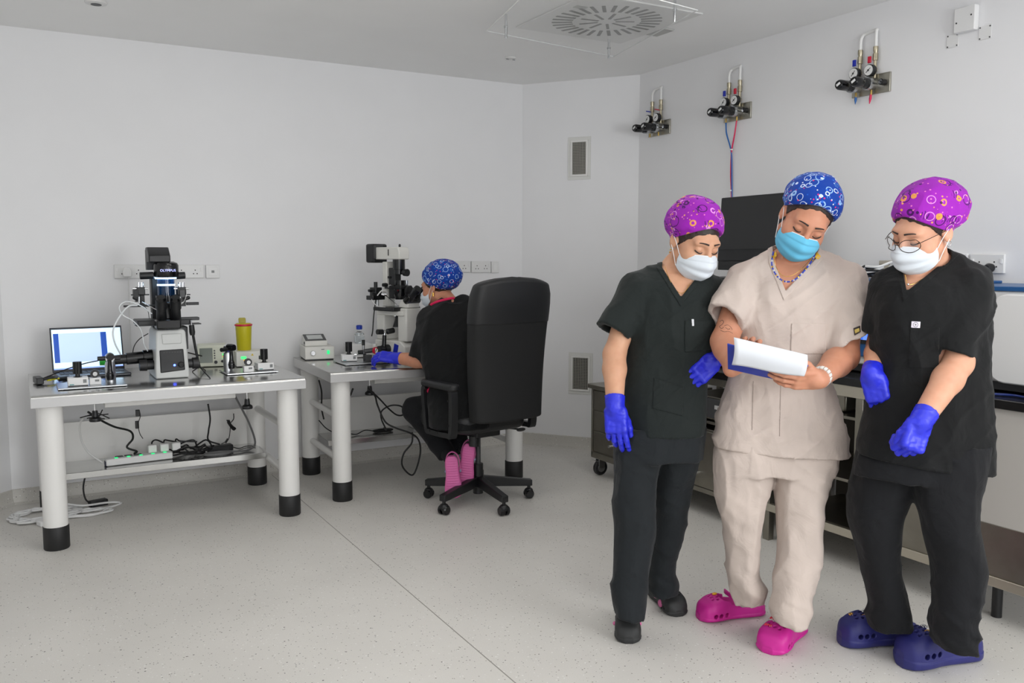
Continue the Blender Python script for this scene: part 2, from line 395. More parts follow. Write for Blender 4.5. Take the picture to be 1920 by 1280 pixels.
MB().lathe([(0,.017),(.8,.016),(1,.012)], (xc+.044,yf-.001,.868), (xc+.044,yf-.02,.868), 20).build('dial', m_blackg, bd, world=True)
MB().ball((xc+.010, yf-.004, .866), (.006,.003,.006)).build('power_light', mat('blue_led', (40,60,255), 0.3, emit=((50,70,255), 20)), bd, world=True)
btn = MB()
for k in range(7): btn.bb(xc-.045+k*.014, xc-.037+k*.014, yf-.006, yf, .936, .940)
btn.build('button_row', m_grey, bd, smooth=False, world=True)
box('base_plate', m_alu, M1, (0, 0.0, 0.004), (.16, .34, .008), 0.002).location = (xc-.665, 0, 0)
# rear arm, side arms, stage
pb('column', m_black, M1, 287, 322, 520, 620, 5.30, 5.38, 0.006)
pb('limb', m_grey, M1, 336, 352, 612, 655, 5.16, 5.3, 0.004)
st = pb('stage', m_black, M1, 258, 360, 598, 611, 5.13, 5.34, 0.005)
MB().bb(xc-.17, xc+.17, 5.12, 5.20, 1.082, 1.088).build('stage_plate', m_grey, st, bevel=0.002, world=True)
pb('stage_arm', m_grey, M1, 338, 374, 594, 601, 5.14, 5.19, 0.004)
tb = pb('tube_base', m_blackg, M1, 294, 340, 599, 618, 5.02, 5.12, 0.008)
for px in (303, 330):
    p0 = ony(px, 602, 5.10); p1 = ony(px-1, 561, 5.02)
    e = MB().lathe([(0,.028),(.45,.026),(.6,.024),(.62,.030),(1,.029)], p0, p1, 20).build('eyepiece', m_black, M1, world=True)
    MB().lathe([(0,.027),(1,.022)], p1, np.array(p1)+(np.array(p1)-np.array(p0))*.10, 20).build('eye_lens', m_blackg, e, world=True)
pb('head', m_blackg, M1, 306, 328, 566, 600, 5.11, 5.2, 0.01)
# illumination column with the lit condenser
cxp = ony(311, 530, 5.22)
MB().lathe([(0,.052),(.3,.056),(.31,.050),(.6,.050),(.62,.057),(1,.057)], (cxp[0], 5.22, 1.10), (cxp[0], 5.22, 1.245), 28).build('condenser', m_blackg, M1, world=True)
MB().lathe([(0,.046),(1,.046)], (cxp[0], 5.22, 1.245), (cxp[0], 5.22, 1.34), 28).build('condenser_glass', mat('condenser_glass', (30,62,92), 0.05, trans=0.6), M1, world=True)
m_glow = mat('lamp_glow', (255,255,255), 0.3, emit=((190,225,255), 9.0))
MB().lathe([(0,.056),(1,.058)], (cxp[0], 5.22, 1.338), (cxp[0], 5.22, 1.346), 28).build('lamp_ring', m_glow, M1, world=True)
MB().lathe([(0,.047),(1,.047)], (cxp[0], 5.22, 1.300), (cxp[0], 5.22, 1.308), 28).build('lamp_lens', m_glow, M1, world=True)
hd = MB().lathe([(0,.060),(.1,.066),(.75,.066),(.9,.060),(1,.04)], (cxp[0]+.004, 5.22, 1.346), (cxp[0]+.004, 5.22, 1.435), 28).build('lamp_head', m_blackg, M1, world=True)
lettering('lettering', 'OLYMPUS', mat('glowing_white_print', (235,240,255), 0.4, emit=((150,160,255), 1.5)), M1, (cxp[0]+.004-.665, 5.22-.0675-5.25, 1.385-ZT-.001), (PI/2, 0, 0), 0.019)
for (l, r) in ((262, 288), (325, 347)):
    p = ony((l+r)/2, 517, 5.22); MB().cyl(ony(l, 517, 5.22), ony(r, 516, 5.22), .020, .020, 16).build('handle', m_black, M1, bevel=0.003, world=True)
lh = MB().prism([(5.20,1.43),(5.34,1.43),(5.34,1.515),(5.26,1.515),(5.20,1.47)], ony(279,490,5.2)[0], ony(320,490,5.2)[0], 'x').build('lamp_house', m_black, M1, bevel=0.006, world=True)
pb('heat_shield', m_grey, M1, 275.5, 316, 468, 506, 5.30, 5.36, 0.003)
# micromanipulators either side
for sgn, px0 in ((-1, 264), (1, 341)):
    mm = pb('manipulator', m_black, M1, px0-8, px0+8, 538, 553, 5.16, 5.22, 0.003)
    pb('slide_block', m_blackg, mm, px0-14+(sgn>0)*10, px0-4+(sgn>0)*10, 543, 558, 5.15, 5.2, 0.002)
    pb('post', m_black, mm, px0-1, px0+7, 553, 574, 5.18, 5.22, 0.002)
    for dx in (-4, 2):
        MB().cyl(ony(px0+dx, 538, 5.17), ony(px0+dx, 529, 5.17), .008, .008, 12).build('micrometer', m_chrome, mm, world=True)
    for dx in (-15, 13): MB().cyl(ony(px0+dx, 541, 5.16), ony(px0+dx*.55, 541, 5.16), .005, .004, 10).build('screw_knob', m_chrome, mm, world=True)
    MB().cyl(ony(px0-3, 556, 5.15), ony(px0-3, 568, 5.15), .006, .006, 10).build('pin', m_alu, mm, world=True)
    e0 = ony(px0+2, 566, 5.16); e1 = ony(311, 590, 5.15)
    MB().cyl(e0, e1, .003, .0015, 8).build('needle_holder', m_chrome, mm, world=True)
for sgn, px0 in ((-1, 264), (1, 341)):
    pb('clamp_block', m_blackg, M1, px0-10, px0+1, 556, 566, 5.17, 5.21, 0.002); pb('rail', m_grey, M1, px0-18, px0+16, 551, 554, 5.20, 5.215, 0.001)
    MB().lathe([(0,.010),(.7,.011),(1,.007)], ony(px0+6*sgn, 560, 5.16), ony(px0+15*sgn, 557, 5.16), 12).build('side_knob', m_black, M1, world=True)
    MB().tube([ony(px0, 530, 5.18), ony(px0+9*sgn, 545, 5.16), ony(px0+4*sgn, 565, 5.15), ony(px0-12*sgn, 580, 5.17), ony(px0-16*sgn, 597, 5.2)], .0016, 6).build('thin_wire', m_cwhite if sgn > 0 else m_cblack, M1, world=True)
MB().lathe([(0,.03),(.4,.045),(.42,.05),(1,.05)], (cxp[0], 5.22, 1.09), (cxp[0], 5.22, 1.12), 24).build('turret', m_grey, M1, world=True)
pb('cross_bar', m_black, M1, 232, 292, 571, 576, 5.20, 5.22, 0.002); pb('cross_bar', m_black, M1, 350, 373, 566, 572, 5.20, 5.22, 0.002)
# side camera port with green ring, focus knobs
z1 = ony(250, 671, 5.2)[2]; xa, xb = ony(194, 671, 5.2)[0], xc-.085
MB().lathe([(0,.022),(.12,.022),(.13,.026),(.45,.027),(.46,.033),(.8,.034),(.81,.040),(1,.040)], (xa, 5.2, z1-.008), (xb, 5.2, z1+.004), 24).build('camera_port', m_blackg, M1, world=True)
MB().lathe([(0,.023),(1,.024)], (xa-.02, 5.2, z1-.008), (xa+.008, 5.2, z1-.008), 20).build('green_ring', mat('green_plastic', (40,170,50), 0.4), M1, world=True)
MB().lathe([(0,.03),(.5,.032),(.52,.026),(1,.026)], (xb-.075, 5.14, .865), (xb, 5.14, .865), 24).build('focus_knob', m_black, M1, world=True)
MB().lathe([(0,.026),(.45,.026),(.5,.033),(1,.033)], (xc+.085, 5.14, .862), (xc+.15, 5.14, .862), 24).build('focus_knob', m_black, M1, world=True)
# --- base plates with joystick boxes and injector cylinders
def plate(label, x0, x1, y0, y1):
    t = thing('steel_plate', label, 'plate', ((x0+x1)/2, (y0+y1)/2, ZT), group='thin plates under the joysticks')
    MB().bb(-(x1-x0)/2, (x1-x0)/2, -(y1-y0)/2, (y1-y0)/2, 0.004, 0.012).build('sheet', m_alu, t, bevel=0.002)
    for sx in (-1, 1):
        for sy in (-1, 1): cyl('foot', m_black, t, (sx*((x1-x0)/2-.02), sy*((y1-y0)/2-.02), 0), (sx*((x1-x0)/2-.02), sy*((y1-y0)/2-.02), .004), .008, n=10)
    return t
def joystick(label, x, y, z, rz=0):
    t = thing('joystick_box', label, 'joystick', (x, y, z), rz, group='joystick boxes')
    box('housing', m_white, t, (0,0,.024), (.095,.075,.040), 0.003); box('foot_strip', m_black, t, (0,0,.002), (.09,.07,.004), 0)
    box('name_plate', mat('teal_print', (30,140,140), 0.5), t, (-.03,-.0378,.010), (.02,.001,.004), 0)
    MB().box((.03,-.0378,.025), (.016,.001,.018)).build('rating_plate', m_midgrey, t, smooth=False)
    MB().lathe([(0,.018),(.1,.022),(.2,.012),(1,.010)], (0,0,.044), (0,0,.062), 16).build('collar', m_black, t)
    st = MB()
    for k in range(10):
        a = 2*PI*k/10; st.box((.0165*math.cos(a), .0165*math.sin(a), .092), (.009,.010,.06), rz=a)
    st.cyl((0,0,.06),(0,0,.122),.0165, n=20); st.build('stick', m_black, t)
    return t
def knob_box(label, x, y, z, rz=0):
    t = thing('knob_box', label, 'controller', (x, y, z), rz, group='knob boxes')
    box('housing', m_white, t, (0,0,.018), (.055,.045,.036), 0.003)
    MB().box((.008,-.0228,.022),(.02,.001,.010)).build('scale_plate', m_midgrey, t, smooth=False)
    MB().lathe([(0,.020),(.5,.022),(1,.021)], (0,.012,.056), (0,-.012,.056), 24).build('dial', m_black, t)
    MB().lathe([(0,.013),(1,.011)], (0,-.012,.056), (0,-.018,.056), 20).build('dial_cap', m_chrome, t)
    return t
def injector(label, x, y, z, rz=0, h=.105):
    t = thing('hydraulic_injector', label, 'injector', (x, y, z), rz, group='hydraulic injectors')
    MB().lathe([(0,.026),(.85,.026),(1,.022)], (0,0,0), (0,0,h), 28).build('cylinder', m_alu, t)
    MB().lathe([(0,.016),(.2,.020),(.45,.012),(.9,.009),(1,.012)], (-.005,-.032,.012), (-.003,-.03,h+.02), 18).build('handle', m_blackg, t)
    MB().lathe([(0,.017),(1,.017)], (-.005,-.032,.02), (-.005,-.032,.05), 18).build('grip', m_rubber, t)
    k = MB().lathe([(0,.02),(.6,.021),(1,.018)], (0,-.005,h+.03), (0,-.05,h+.03), 22).build('top_knob', m_blackg, t)
    MB().lathe([(0,.024),(1,.024)], (0,.01,h+.022), (0,-.008,h+.022), 24).build('clamp_ring', m_chrome, t)
    cyl('side_knob', m_black, t, (-.06,-.01,h+.02), (-.022,-.01,h+.02), .012, n=14); cyl('side_knob', m_black, t, (.022,-.01,h+.018), (.05,-.01,h+.018), .010, n=14)
    return t
plate('thin steel plate in front of the laptop', .14, .46, 4.87, 5.10)
_p = .012
joystick('white box with ribbed black joystick in front of the laptop', .235, 4.95, ZT+_p)
knob_box('small white box with black dial in front of the laptop', .315, 4.95, ZT+_p)
injector('silver injector cylinder with black handle in front of the laptop', .395, 5.03, ZT+_p)
plate('thin steel plate right of the black microscope', .995, 1.285, 5.03, 5.26)
injector('silver injector cylinder with black handle beside the yellow tub', 1.035, 5.20, ZT+_p, math.radians(35))
knob_box('small white box with black dial right of the silver cylinder', 1.122, 5.075, ZT+_p)
joystick('white box with ribbed black joystick nearest the table corner', 1.225, 5.12, ZT+_p, math.radians(3))
# --- controller with grey screen, white power unit, sharps tub
t = thing('temperature_controller', 'cream controller box with a square grey screen beside the microscope', 'controller', (1.015, 5.57, ZT+.001), math.radians(-10))
box('case', mat('cream_case', (216,218,200), 0.45), t, (0,0,.068), (.17,.16,.13), 0.006); box('screen', mat('lcd_grey', (112,120,110), 0.25), t, (-.035,-.0805,.072), (.075,.002,.09), 0.001)
for k in range(4): box('button', m_grey, t, (.014,-.081,.10-k*.015), (.008,.004,.008), 0.001)
cyl('knob', m_black, t, (.02,-.08,.03), (.02,-.092,.03), .010, n=14); cyl('knob', m_black, t, (.058,-.08,.034), (.058,-.09,.034), .008, n=14)
box('green_digits', m_greenl, t, (.066,-.081,.075), (.012,.002,.010), 0); box('amber_digits', m_yel, t, (.066,-.081,.062), (.012,.002,.007), 0)
box('pilot_light', mat('small_led', (120,230,140), 0.4, emit=((120,240,150), 1.0)), t, (.058,-.081,.052), (.004,.002,.004), 0)
for sx in (-.06, .06): box('foot', m_black, t, (sx, 0, .001), (.02, .12, .004), 0)
t = thing('power_unit', 'low white power unit with green digits under the yellow tub', 'controller', (1.225, 5.47, ZT+.001), math.radians(-6))
box('case', m_ivory, t, (0,0,.049), (.185,.17,.09), 0.004); box('green_digits', m_greenl, t, (-.05,-.086,.058), (.03,.002,.014), 0)
box('amber_digits', m_yel, t, (-.042,-.086,.042), (.014,.002,.006), 0); box('rocker_switch', m_black, t, (.048,-.087,.056), (.016,.006,.022), 0.002)
MB().prism([(-.008,-.006),(.008,-.006),(0,.008)], -.0005, .0005, 'y').xf(Matrix.Translation((.002,-.0858,.075))).build('warning_sticker', mat('warning_yellow', (220,190,40), 0.5), t, smooth=False)
for sx in (-.07, .07): box('foot', m_black, t, (sx, 0, .002), (.02, .12, .004), 0)
_s = np.array([1.195, 5.50, ZT+.0955])
t = thing('sharps_container', 'yellow sharps container with red rim on the white unit', 'container', tuple(_s))
MB().lathe([(0,.040),(.02,.042),(1,.049)], (0,0,0), (0,0,.150), 32).build('tub', mat('sharps_yellow', (196,186,24), 0.38), t)
MB().lathe([(0,.050),(.25,.0535),(.8,.0535),(1,.048)], (0,0,.150), (0,0,.163), 32).build('rim', mat('sharps_red', (205,22,62), 0.4), t)
MB().lathe([(0,.047),(1,.044)], (0,0,.163), (0,0,.167), 32).build('lid', mat('sharps_yellow'), t)
lf = MB().prism(rounded_poly(.044, .036, .008, 3, 0, .018), -.0015, .0015, 'y'); lf.xf(Matrix.Translation((-.004,.01,.165)) @ Matrix.Rotation(math.radians(-12), 4, 'X')); lf.build('flap', mat('sharps_olive', (160,148,20), 0.4), t, bevel=0.001)
# --- black jointed support stand right of the microscope
t = thing('support_stand', 'slim black angled stand leaning at the right of the microscope', 'stand', (.90, 5.10, ZT))
P = lambda px, py, y: tuple(ony(px, py, y))
MB().tube([P(362,628,5.12), P(366,650,5.13), P(374,688,5.15)], .0075, 10).build('rod', m_black, t, world=True)
MB().lathe([(0,.013),(.3,.016),(1,.014)], P(361,628,5.12), P(359,609,5.12), 14).build('grip', m_black, t, world=True)
MB().cyl(P(359,609,5.12), P(358,600,5.12), .005, .005, 10).build('pin', m_chrome, t, world=True)
for q in ((394,709,5.0), (361,696,5.2), (385,694,5.25)):
    p1 = onz(q[0], q[1], ZT+.0035); MB().tube([P(374,687,5.15), ((np.array(P(374,687,5.15))+p1)/2), p1], .0035, 8).build('leg', m_black, t, world=True)
# --- hub with cables at the left edge
t = thing('cable_hub', 'flat black hub with cables hanging on the left table edge', 'hub', (0.06, 5.20, ZT+.001))
box('case', m_black, t, (0,0,.020), (.035,.11,.034), 0.004, rz=.15)
for k in range(4):
    y = -.04+k*.026; tube('cable', m_cblack, t, [(.015,y,.02),(.06,y+.01,.03),(.10,y*.4+.05,.02),(.16,.12+.02*k,.012)], .0035)
for k in range(3): box('connector', mat('yellow_plug', (206,200,30), 0.45), t, (.05+.02*k, -.03+.025*k, .020), (.022,.010,.009), 0.002, rz=.3)
# ================================================================== ITEMS ON THE SECOND TABLE
t = thing('heating_controller', 'cream control unit with round dial and green switch', 'controller', (1.70, 5.645, ZT+.001), math.radians(-8))
box('case', m_ivory, t, (0,0,.046), (.19,.24,.080), 0.004); box('foot_strip', m_black, t, (0,0,.004), (.18,.22,.008), 0)
MB().lathe([(0,.017),(.6,.017),(1,.013)], (-.045,-.12,.048), (-.045,-.138,.048), 22).build('dial', m_chrome, t)
box('green_switch', m_green, t, (.055,-.122,.05), (.016,.005,.024), 0.001)
MB().box((.02,-.1206,.07),(.02,.001,.004)).build('printed_name', m_grey, t, smooth=False)
t = thing('touch_display', 'small slanted display unit on the cream control unit', 'display', (1.69, 5.66, ZT+.088), math.radians(-8))
MB().prism([(-.07,0),(.07,0),(.07,.066),(-.07,.034)], -.072, .072, 'x').build('case', m_ivory, t, bevel=0.003)
sl = math.atan2(.032, .14)
box('bezel', m_grey, t, (0,0,.0515), (.136,.136,.003), 0.001, rx=sl); box('screen', mat('display_pale', (196,200,198), 0.25), t, (0,.002,.0530), (.098,.088,.0025), 0, rx=sl)
box('foot_strip', m_black, t, (0,0,-.001), (.12,.10,.003), 0); cyl('side_knob', m_grey, t, (-.071,-.045,.02), (-.076,-.045,.02), .008, n=12)
t = thing('white_box_unit', 'plain white box under the blue-capped bottle', 'box', (1.97, 5.60, ZT+.001), math.radians(-4))
box('case', m_white, t, (0,0,.046), (.16,.15,.088), 0.004); box('foot_strip', m_black, t, (0,0,.001), (.14,.13,.003), 0)
t = thing('glass_bottle', 'clear glass bottle with blue screw cap', 'bottle', (1.985, 5.61, ZT+.0925))
MB().lathe([(0,.030),(.03,.034),(.55,.034),(.72,.018),(.74,.016),(1,.016)], (0,0,0), (0,0,.105), 28).build('glass', m_glass, t)
MB().lathe([(0,.0305),(.5,.0305),(1,.0305)], (0,0,.004), (0,0,.05), 24).build('liquid', mat('water', (240,246,248), 0.02, trans=1.0), t)
MB().lathe([(0,.020),(.9,.021),(1,.018)], (0,0,.092), (0,0,.118), 24).build('cap', mat('bottle_blue', (24,60,178), 0.4), t)
MB().cyl((0,0,.12),(0,0,.121),.019).build('cap_rim', mat('bottle_blue'), t)
plate('thin steel plate in front of the seated woman', 1.725, 2.03, 5.13, 5.38)
joystick('white box with ribbed black joystick on the second table', 1.80, 5.29, ZT+_p, math.radians(-12))
t = thing('micrometer_controller', 'small metal micrometer with red and green disc on plate', 'controller', (1.895, 5.235, ZT+_p))
box('block', m_grey, t, (.01,0,.02), (.045,.05,.04), 0.003); box('clear_block', m_alu, t, (.045,-.01,.022), (.03,.04,.038), 0.002)
MB().cyl((-.02,-.02,.065),(.04,-.03,.07),.015).build('barrel', m_grey, t); d = MB().cyl((.04,-.045,.07),(.045,-.053,.07),.022, n=24).build('disc', m_red, t)
MB().cyl((.0455,-.0525,.07),(.046,-.0545,.07),.015, n=20).build('disc_face', m_white, d); box('disc_stripe', mat('stripe_green', (20,120,60), .5), d, (.0465,-.055,.07), (.005,.001,.026), 0, ry=.5)
cyl('post', m_alu, t, (-.01,.02,.04), (-.01,.02,.12), .008); cyl('post_knob', m_black, t, (-.01,.02,.10), (-.01,.02,.135), .010, n=12); cyl('side_knob', m_black, t, (-.055,-.01,.06), (-.025,-.01,.06), .013, n=14)
cyl('rod', m_chrome, t, (-.08,.0,.045), (.0,.0,.045), .004, n=8)
t = thing('pipette_holder', 'upright black tube with twin knobs beside the gloved hand', 'holder', (2.03, 5.28, ZT+_p))
MB().lathe([(0,.020),(.1,.022),(.12,.016),(1,.013)], (0,0,0), (.012,.01,.155), 20).build('tube', m_blackg, t); MB().cyl((.012,.01,.155),(.014,.012,.175),.010).build('neck', m_chrome, t)
cyl('knob', m_black, t, (-.045,-.01,.18), (-.005,0,.178), .017, n=18); cyl('knob', m_black, t, (.028,.0,.178), (.075,.01,.184), .018, n=18); cyl('axle', m_chrome, t, (-.01,0,.178), (.03,.01,.18), .010, n=14)
cyl('brass_ring', m_brass, t, (.001,.001,.022), (.0015,.0015,.030), .0225, n=20)
MB().cyl((-.05,.03,0),(-.05,.03,.10),.016).build('column', m_ivory, t)
# --- ivory microscope seen from its left side
M2 = thing('microscope', 'ivory inverted microscope the seated woman looks into', 'microscope', (2.15, 5.33, ZT+.001), math.radians(20))
iv = m_ivory
bs = MB().prism([(.13,.0),(-.16,.0),(-.16,.10),(-.11,.13),(.13,.13)], -.085, .085, 'x').build('base', iv, M2, bevel=0.008, seg=3)
# arch: rear pillar, front tower, bridge
box('rear_pillar', iv, M2, (0,.085,.23), (.15,.075,.20), 0.008); box('front_tower', iv, M2, (0,-.115,.235), (.13,.085,.215), 0.008)
box('bridge', iv, M2, (0,-.01,.308), (.16,.26,.03), 0.006)
MB().lathe([(0,.022),(.5,.03),(1,.046)], (0,-.015,.30), (0,-.02,.215), 22).build('objective_turret', m_black, M2)
for k in range(3):
    a = k*2.1+.4; MB().lathe([(0,.014),(.7,.013),(1,.008)], (.025*math.cos(a),-.015+.025*math.sin(a),.285), (.03*math.cos(a),-.015+.03*math.sin(a),.325), 14).build('objective', m_chrome, M2)
stg = box('stage', m_black, M2, (-.005,-.0,.335), (.235,.20,.024), 0.004); box('stage_insert', m_alu, stg, (0,-.03,.3475), (.08,.08,.002), 0)
MB().lathe([(0,.030),(.5,.032),(.52,.025),(1,.024)], (-.085,.0,.075), (-.165,.0,.075), 22).build('focus_knob', m_black, M2); box('blue_plate', m_blue, M2, (-.087,-.075,.075), (.002,.04,.07), 0, rx=.25)
box('base_switch', m_black, M2, (-.088,-.06,.03), (.006,.02,.02), 0.001)
# pillar, lamp arm
MB().prism([(.105,.345),(.06,.345),(.062,.64),(.105,.64)], -.035, .035, 'x').build('lamp_pillar', iv, M2, bevel=0.006)
MB().prism([(.16,.655),(.16,.735),(-.06,.735),(-.075,.70),(-.07,.655)], -.045, .045, 'x').build('lamp_arm', iv, M2, bevel=0.006)
box('arm_slot', m_black, M2, (-.046,.03,.70), (.003,.006,.04), 0); MB().lathe([(0,.007),(.6,.008),(1,.004)], (0,-.03,.735), (0,-.03,.755), 12).build('arm_screw', m_black, M2)
lh2 = box('lamp_house', m_black, M2, (-.0,.20,.695), (.12,.085,.125), 0.012)
box('lamp_cover', m_grey, lh2, (-.02,.156,.705), (.07,.01,.09), 0.003)
MB().lathe([(0,.034),(.3,.034),(.32,.040),(1,.040)], (0,-.02,.56), (0,-.02,.655), 24).build('collector', m_blackg, M2)
box('condenser_carrier', m_black, M2, (0,.02,.50), (.055,.06,.20), 0.004)
MB().lathe([(0,.014),(.4,.008),(.5,.022),(1,.024)], (0,-.04,.57), (0,-.10,.57), 18).build('condenser_knob', m_black, M2)
MB().lathe([(0,.034),(.2,.042),(.6,.042),(.62,.05),(.75,.05),(.77,.036),(1,.036)], (0,-.03,.395), (0,-.03,.52), 26).build('condenser', m_blackg, M2)
box('turret', m_black, M2, (-.0,-.01,.475), (.10,.16,.022), 0.004); MB().lathe([(0,.03),(1,.03)], (0,-.105,.455), (0,-.125,.455), 20).build('turret_wheel', m_black, M2)
box('red_print', m_red, M2, (-.040,-.045,.455), (.002,.022,.004), 0); MB().lathe([(0,.010),(1,.009)], (-.03,.03,.48), (-.05,.03,.48), 14).build('white_button', m_white, M2)
# eyepieces towards the woman
tw = MB().prism([(-.16,.345),(-.07,.345),(-.07,.37),(-.10,.40),(-.155,.40)], -.05, .05, 'x').build('tube_base', iv, M2, bevel=0.005)
for sx in (-1, 1):
    e = MB().lathe([(0,.026),(.4,.027),(.42,.023),(.75,.022),(.78,.028),(1,.026)], (sx*.032,-.125,.385), (sx*.032,-.235,.47), 20).build('eyepiece', m_blackg, M2)
MB().lathe([(0,.032),(1,.032)], (-.05,-.14,.40), (.05,-.14,.40), 20).build('binocular_body', m_blackg, M2)
# left micromanipulator of the ivory microscope
mm = box('manipulator', m_black, M2, (-.13,.06,.44), (.055,.06,.07), 0.004)
box('slide_block', m_blackg, mm, (-.15,.04,.41), (.10,.07,.028), 0.003); MB().cyl((-.14,.05,.475),(-.14,.05,.51),.012).build('micrometer', m_black, mm)
MB().cyl((-.115,.075,.47),(-.115,.075,.50),.010).build('micrometer', m_chrome, mm); MB().cyl((-.19,.03,.43),(-.165,.03,.43),.012).build('screw_knob', m_black, mm); MB().cyl((-.12,.02,.43),(-.09,-.0,.43),.012).build('screw_knob', m_chrome, mm)
MB().tube([(-.17,.0,.425),(-.15,-.02,.455),(-.11,-.02,.45),(-.09,.0,.42)], .004).build('white_hose', m_cwhite, mm)
MB().cyl((-.11,.0,.43),(-.015,-.03,.352),.003,.0015,8).build('needle_holder', m_chrome, mm)
cyl('arm_post', m_alu, M2, (-.10,.08,.345), (-.10,.08,.43), .010)
MB().tube([(-.13,.06,.40),(-.15,.06,.30),(-.17,.05,.20),(-.18,.05,.16)], .004).build('hose', m_cblack, M2)

m3 = box('manipulator', m_black, M2, (.13,.05,.44), (.055,.06,.07), 0.004); box('slide_block', m_blackg, m3, (.15,.03,.41), (.09,.07,.028), 0.003); MB().cyl((.13,.05,.475),(.13,.05,.515),.012).build('micrometer', m_chrome, m3)
MB().cyl((.11,.0,.43),(.015,-.03,.352),.003,.0015,8).build('needle_holder', m_chrome, m3)
for p0, p1, r in (((-.06,.03,.49),(-.095,.03,.49),.013), ((-.055,-.06,.445),(-.085,-.06,.445),.015), ((-.05,.0,.54),(-.075,.0,.54),.009), ((-.165,.06,.455),(-.19,.06,.455),.010)): MB().lathe([(0,r*.8),(.3,r),(1,r*.9)], p0, p1, 14).build('adjusting_knob', m_black, M2)
MB().tube([(-.15,.05,.43),(-.20,.02,.40),(-.19,-.02,.36),(-.13,-.03,.35)], .0022, 6).build('thin_wire', m_cwhite, M2)
# ================================================================== CABLES, SOCKETS, THINGS UNDER THE TABLES
ZS = 0.2745     # shelf surface
# --- wall sockets
def plate_wall(t, m, c, w, h, d=.012): return box('plate', m, t, c, (w, d, h), 0.003)
m_sock = mat('socket_white', (228,228,227), 0.35); m_hole = mat('socket_hole', (30,30,30), 0.6)
def double_socket(label, cx, cz, wall='back', w=.19, h=.085, grp=None, holes=True):
    if wall == 'back': t = thing('wall_socket', label, 'socket', (cx, YW-.0, cz), 0, grp)
    else: t = thing('wall_socket', label, 'socket', (XW, cx, cz), -PI/2, grp)
    p = box('plate', m_sock, t, (0,-.008,0), (w,.016,h), 0.003)
    for s in (-1, 1):
        hm = MB()
        for dx, dz in ((0,.008),(-.011,-.014),(.011,-.014)): hm.box((s*w*.22+dx,-.0163,dz),(.006,.001,.007))
        hm.build('pin_holes', m_hole, p, smooth=False)
        box('switch', m_white, p, (s*w*.42,-.0175,.012), (.012,.004,.022), 0.001)
    return t
# left run behind the black microscope
double_socket('white double socket with a white plug left of the microscope', .60, 1.372, grp='sockets behind the black microscope')
double_socket('white double socket right behind the black microscope', .935, 1.370, grp='sockets behind the black microscope')
t = thing('data_socket', 'small square white data socket right of the double socket', 'socket', (1.085, YW, 1.368)); p = box('plate', m_sock, t, (0,-.008,0), (.085,.016,.085), 0.003); box('port', m_midgrey, t, (0,-.017,0), (.018,.003,.016), 0.001); box('inner_frame', m_white, t, (0,-.0168,0), (.05,.002,.05), 0.001)
t = thing('white_plug', 'white plug with cable running down the wall', 'plug', (.575, YW-.016, 1.37)); MB().prism([(-.024,-.03),(.024,-.03),(.028,.006),(.012,.03),(-.012,.03),(-.028,.006)], -.038, -.001, 'y').build('body', m_white, t, bevel=0.006)
tube('cable', m_cwhite, t, [(.004,-.02,-.028),(.006,-.004,-.12),(.004,-.002,-.35),(.006,-.002,-.57)], .0035)
double_socket('white double socket nearest the seated woman', 2.85, 1.392, grp='sockets right of the seated woman')
double_socket('white double socket in the middle of the run', 3.035, 1.390, grp='sockets right of the seated woman', w=.165)
t = thing('blank_socket', 'narrow blank white plate at the right end of the run', 'socket', (3.155, YW, 1.387)); box('plate', m_sock, t, (0,-.008,0), (.065,.016,.085), 0.003); box('inset', m_white, t, (0,-.0165,0), (.028,.002,.05), 0.001)
# --- first table shelf: power strip, bricks, cables
t = thing('power_strip', 'white power strip with green switches on the first shelf', 'power strip', (.555, 5.385, ZS), math.radians(4))
box('case', m_white, t, (0,0,.022), (.36,.065,.040), 0.006); box('end_cap', mat('navy_plastic', (22,26,60), .5), t, (-.176,0,.014), (.014,.05,.026), 0.002)
for k in range(5): box('green_switch', m_green, t, (-.125+k*.066,-.018,.043), (.018,.018,.005), 0.001)
for k in range(3): box('socket_well', m_black, t, (-.105+k*.05,.014,.043), (.042,.028,.004), 0.001)
for k in range(3):
    q = thing('mains_plug', ['white mains plug in the middle of the power strip', 'white mains plug second from the strip end', 'white mains plug at the right end of the strip'][k], 'plug', (.63+k*.066, 5.41, ZS+.0425), math.radians(4), 'white plugs in the power strip')
    box('body', m_white, q, (0,0,.024), (.048,.040,.046), 0.006)
    tube('cable', m_cblack, q, [(0,.015,.04),(.01,.03,.06),(.04,.05,.06-.01*k),(.09+.02*k,.03,.03)], .0045)
t = thing('power_brick', 'black power brick at the right end of the first shelf', 'adapter', (1.02, 5.45, ZS), .1); box('body', m_black, t, (0,0,.019), (.15,.06,.036), 0.005); tube('cable', m_cblack, t, [(.07,0,.02),(.11,-.02,.006),(.17,.02,.005),(.22,-.01,.005)], .003); box('rating_label', m_grey, t, (0,0,.0372), (.08,.04,.0006), 0)
rnd = random.Random(3)
def tangle(name, label, cx, cy, z, rx, ry, turns, m, r, hz=.06, cat='cable', grp=None, seedoff=0):
    rr = random.Random(11+seedoff); pts = []; n = int(turns*9)
    for i in range(n):
        a = 2*PI*i/9; s = .55+.45*rr.random()
        pts.append((rx*s*math.cos(a)+rr.uniform(-.2,.2)*rx, ry*s*math.sin(a)+rr.uniform(-.2,.2)*ry, r+abs(hz*math.sin(PI*i/n))*rr.uniform(.2,1)))
    o = MB().tube(pts, r, 8, 5).build(name, m, None); o.location = (cx, cy, z); tag(o, label, cat, grp); return o
tangle('black_cable_tangle', 'tangled black cables heaped beside the power strip', .84, 5.43, ZS, .12, .07, 5, m_cblack, .0048, .08)
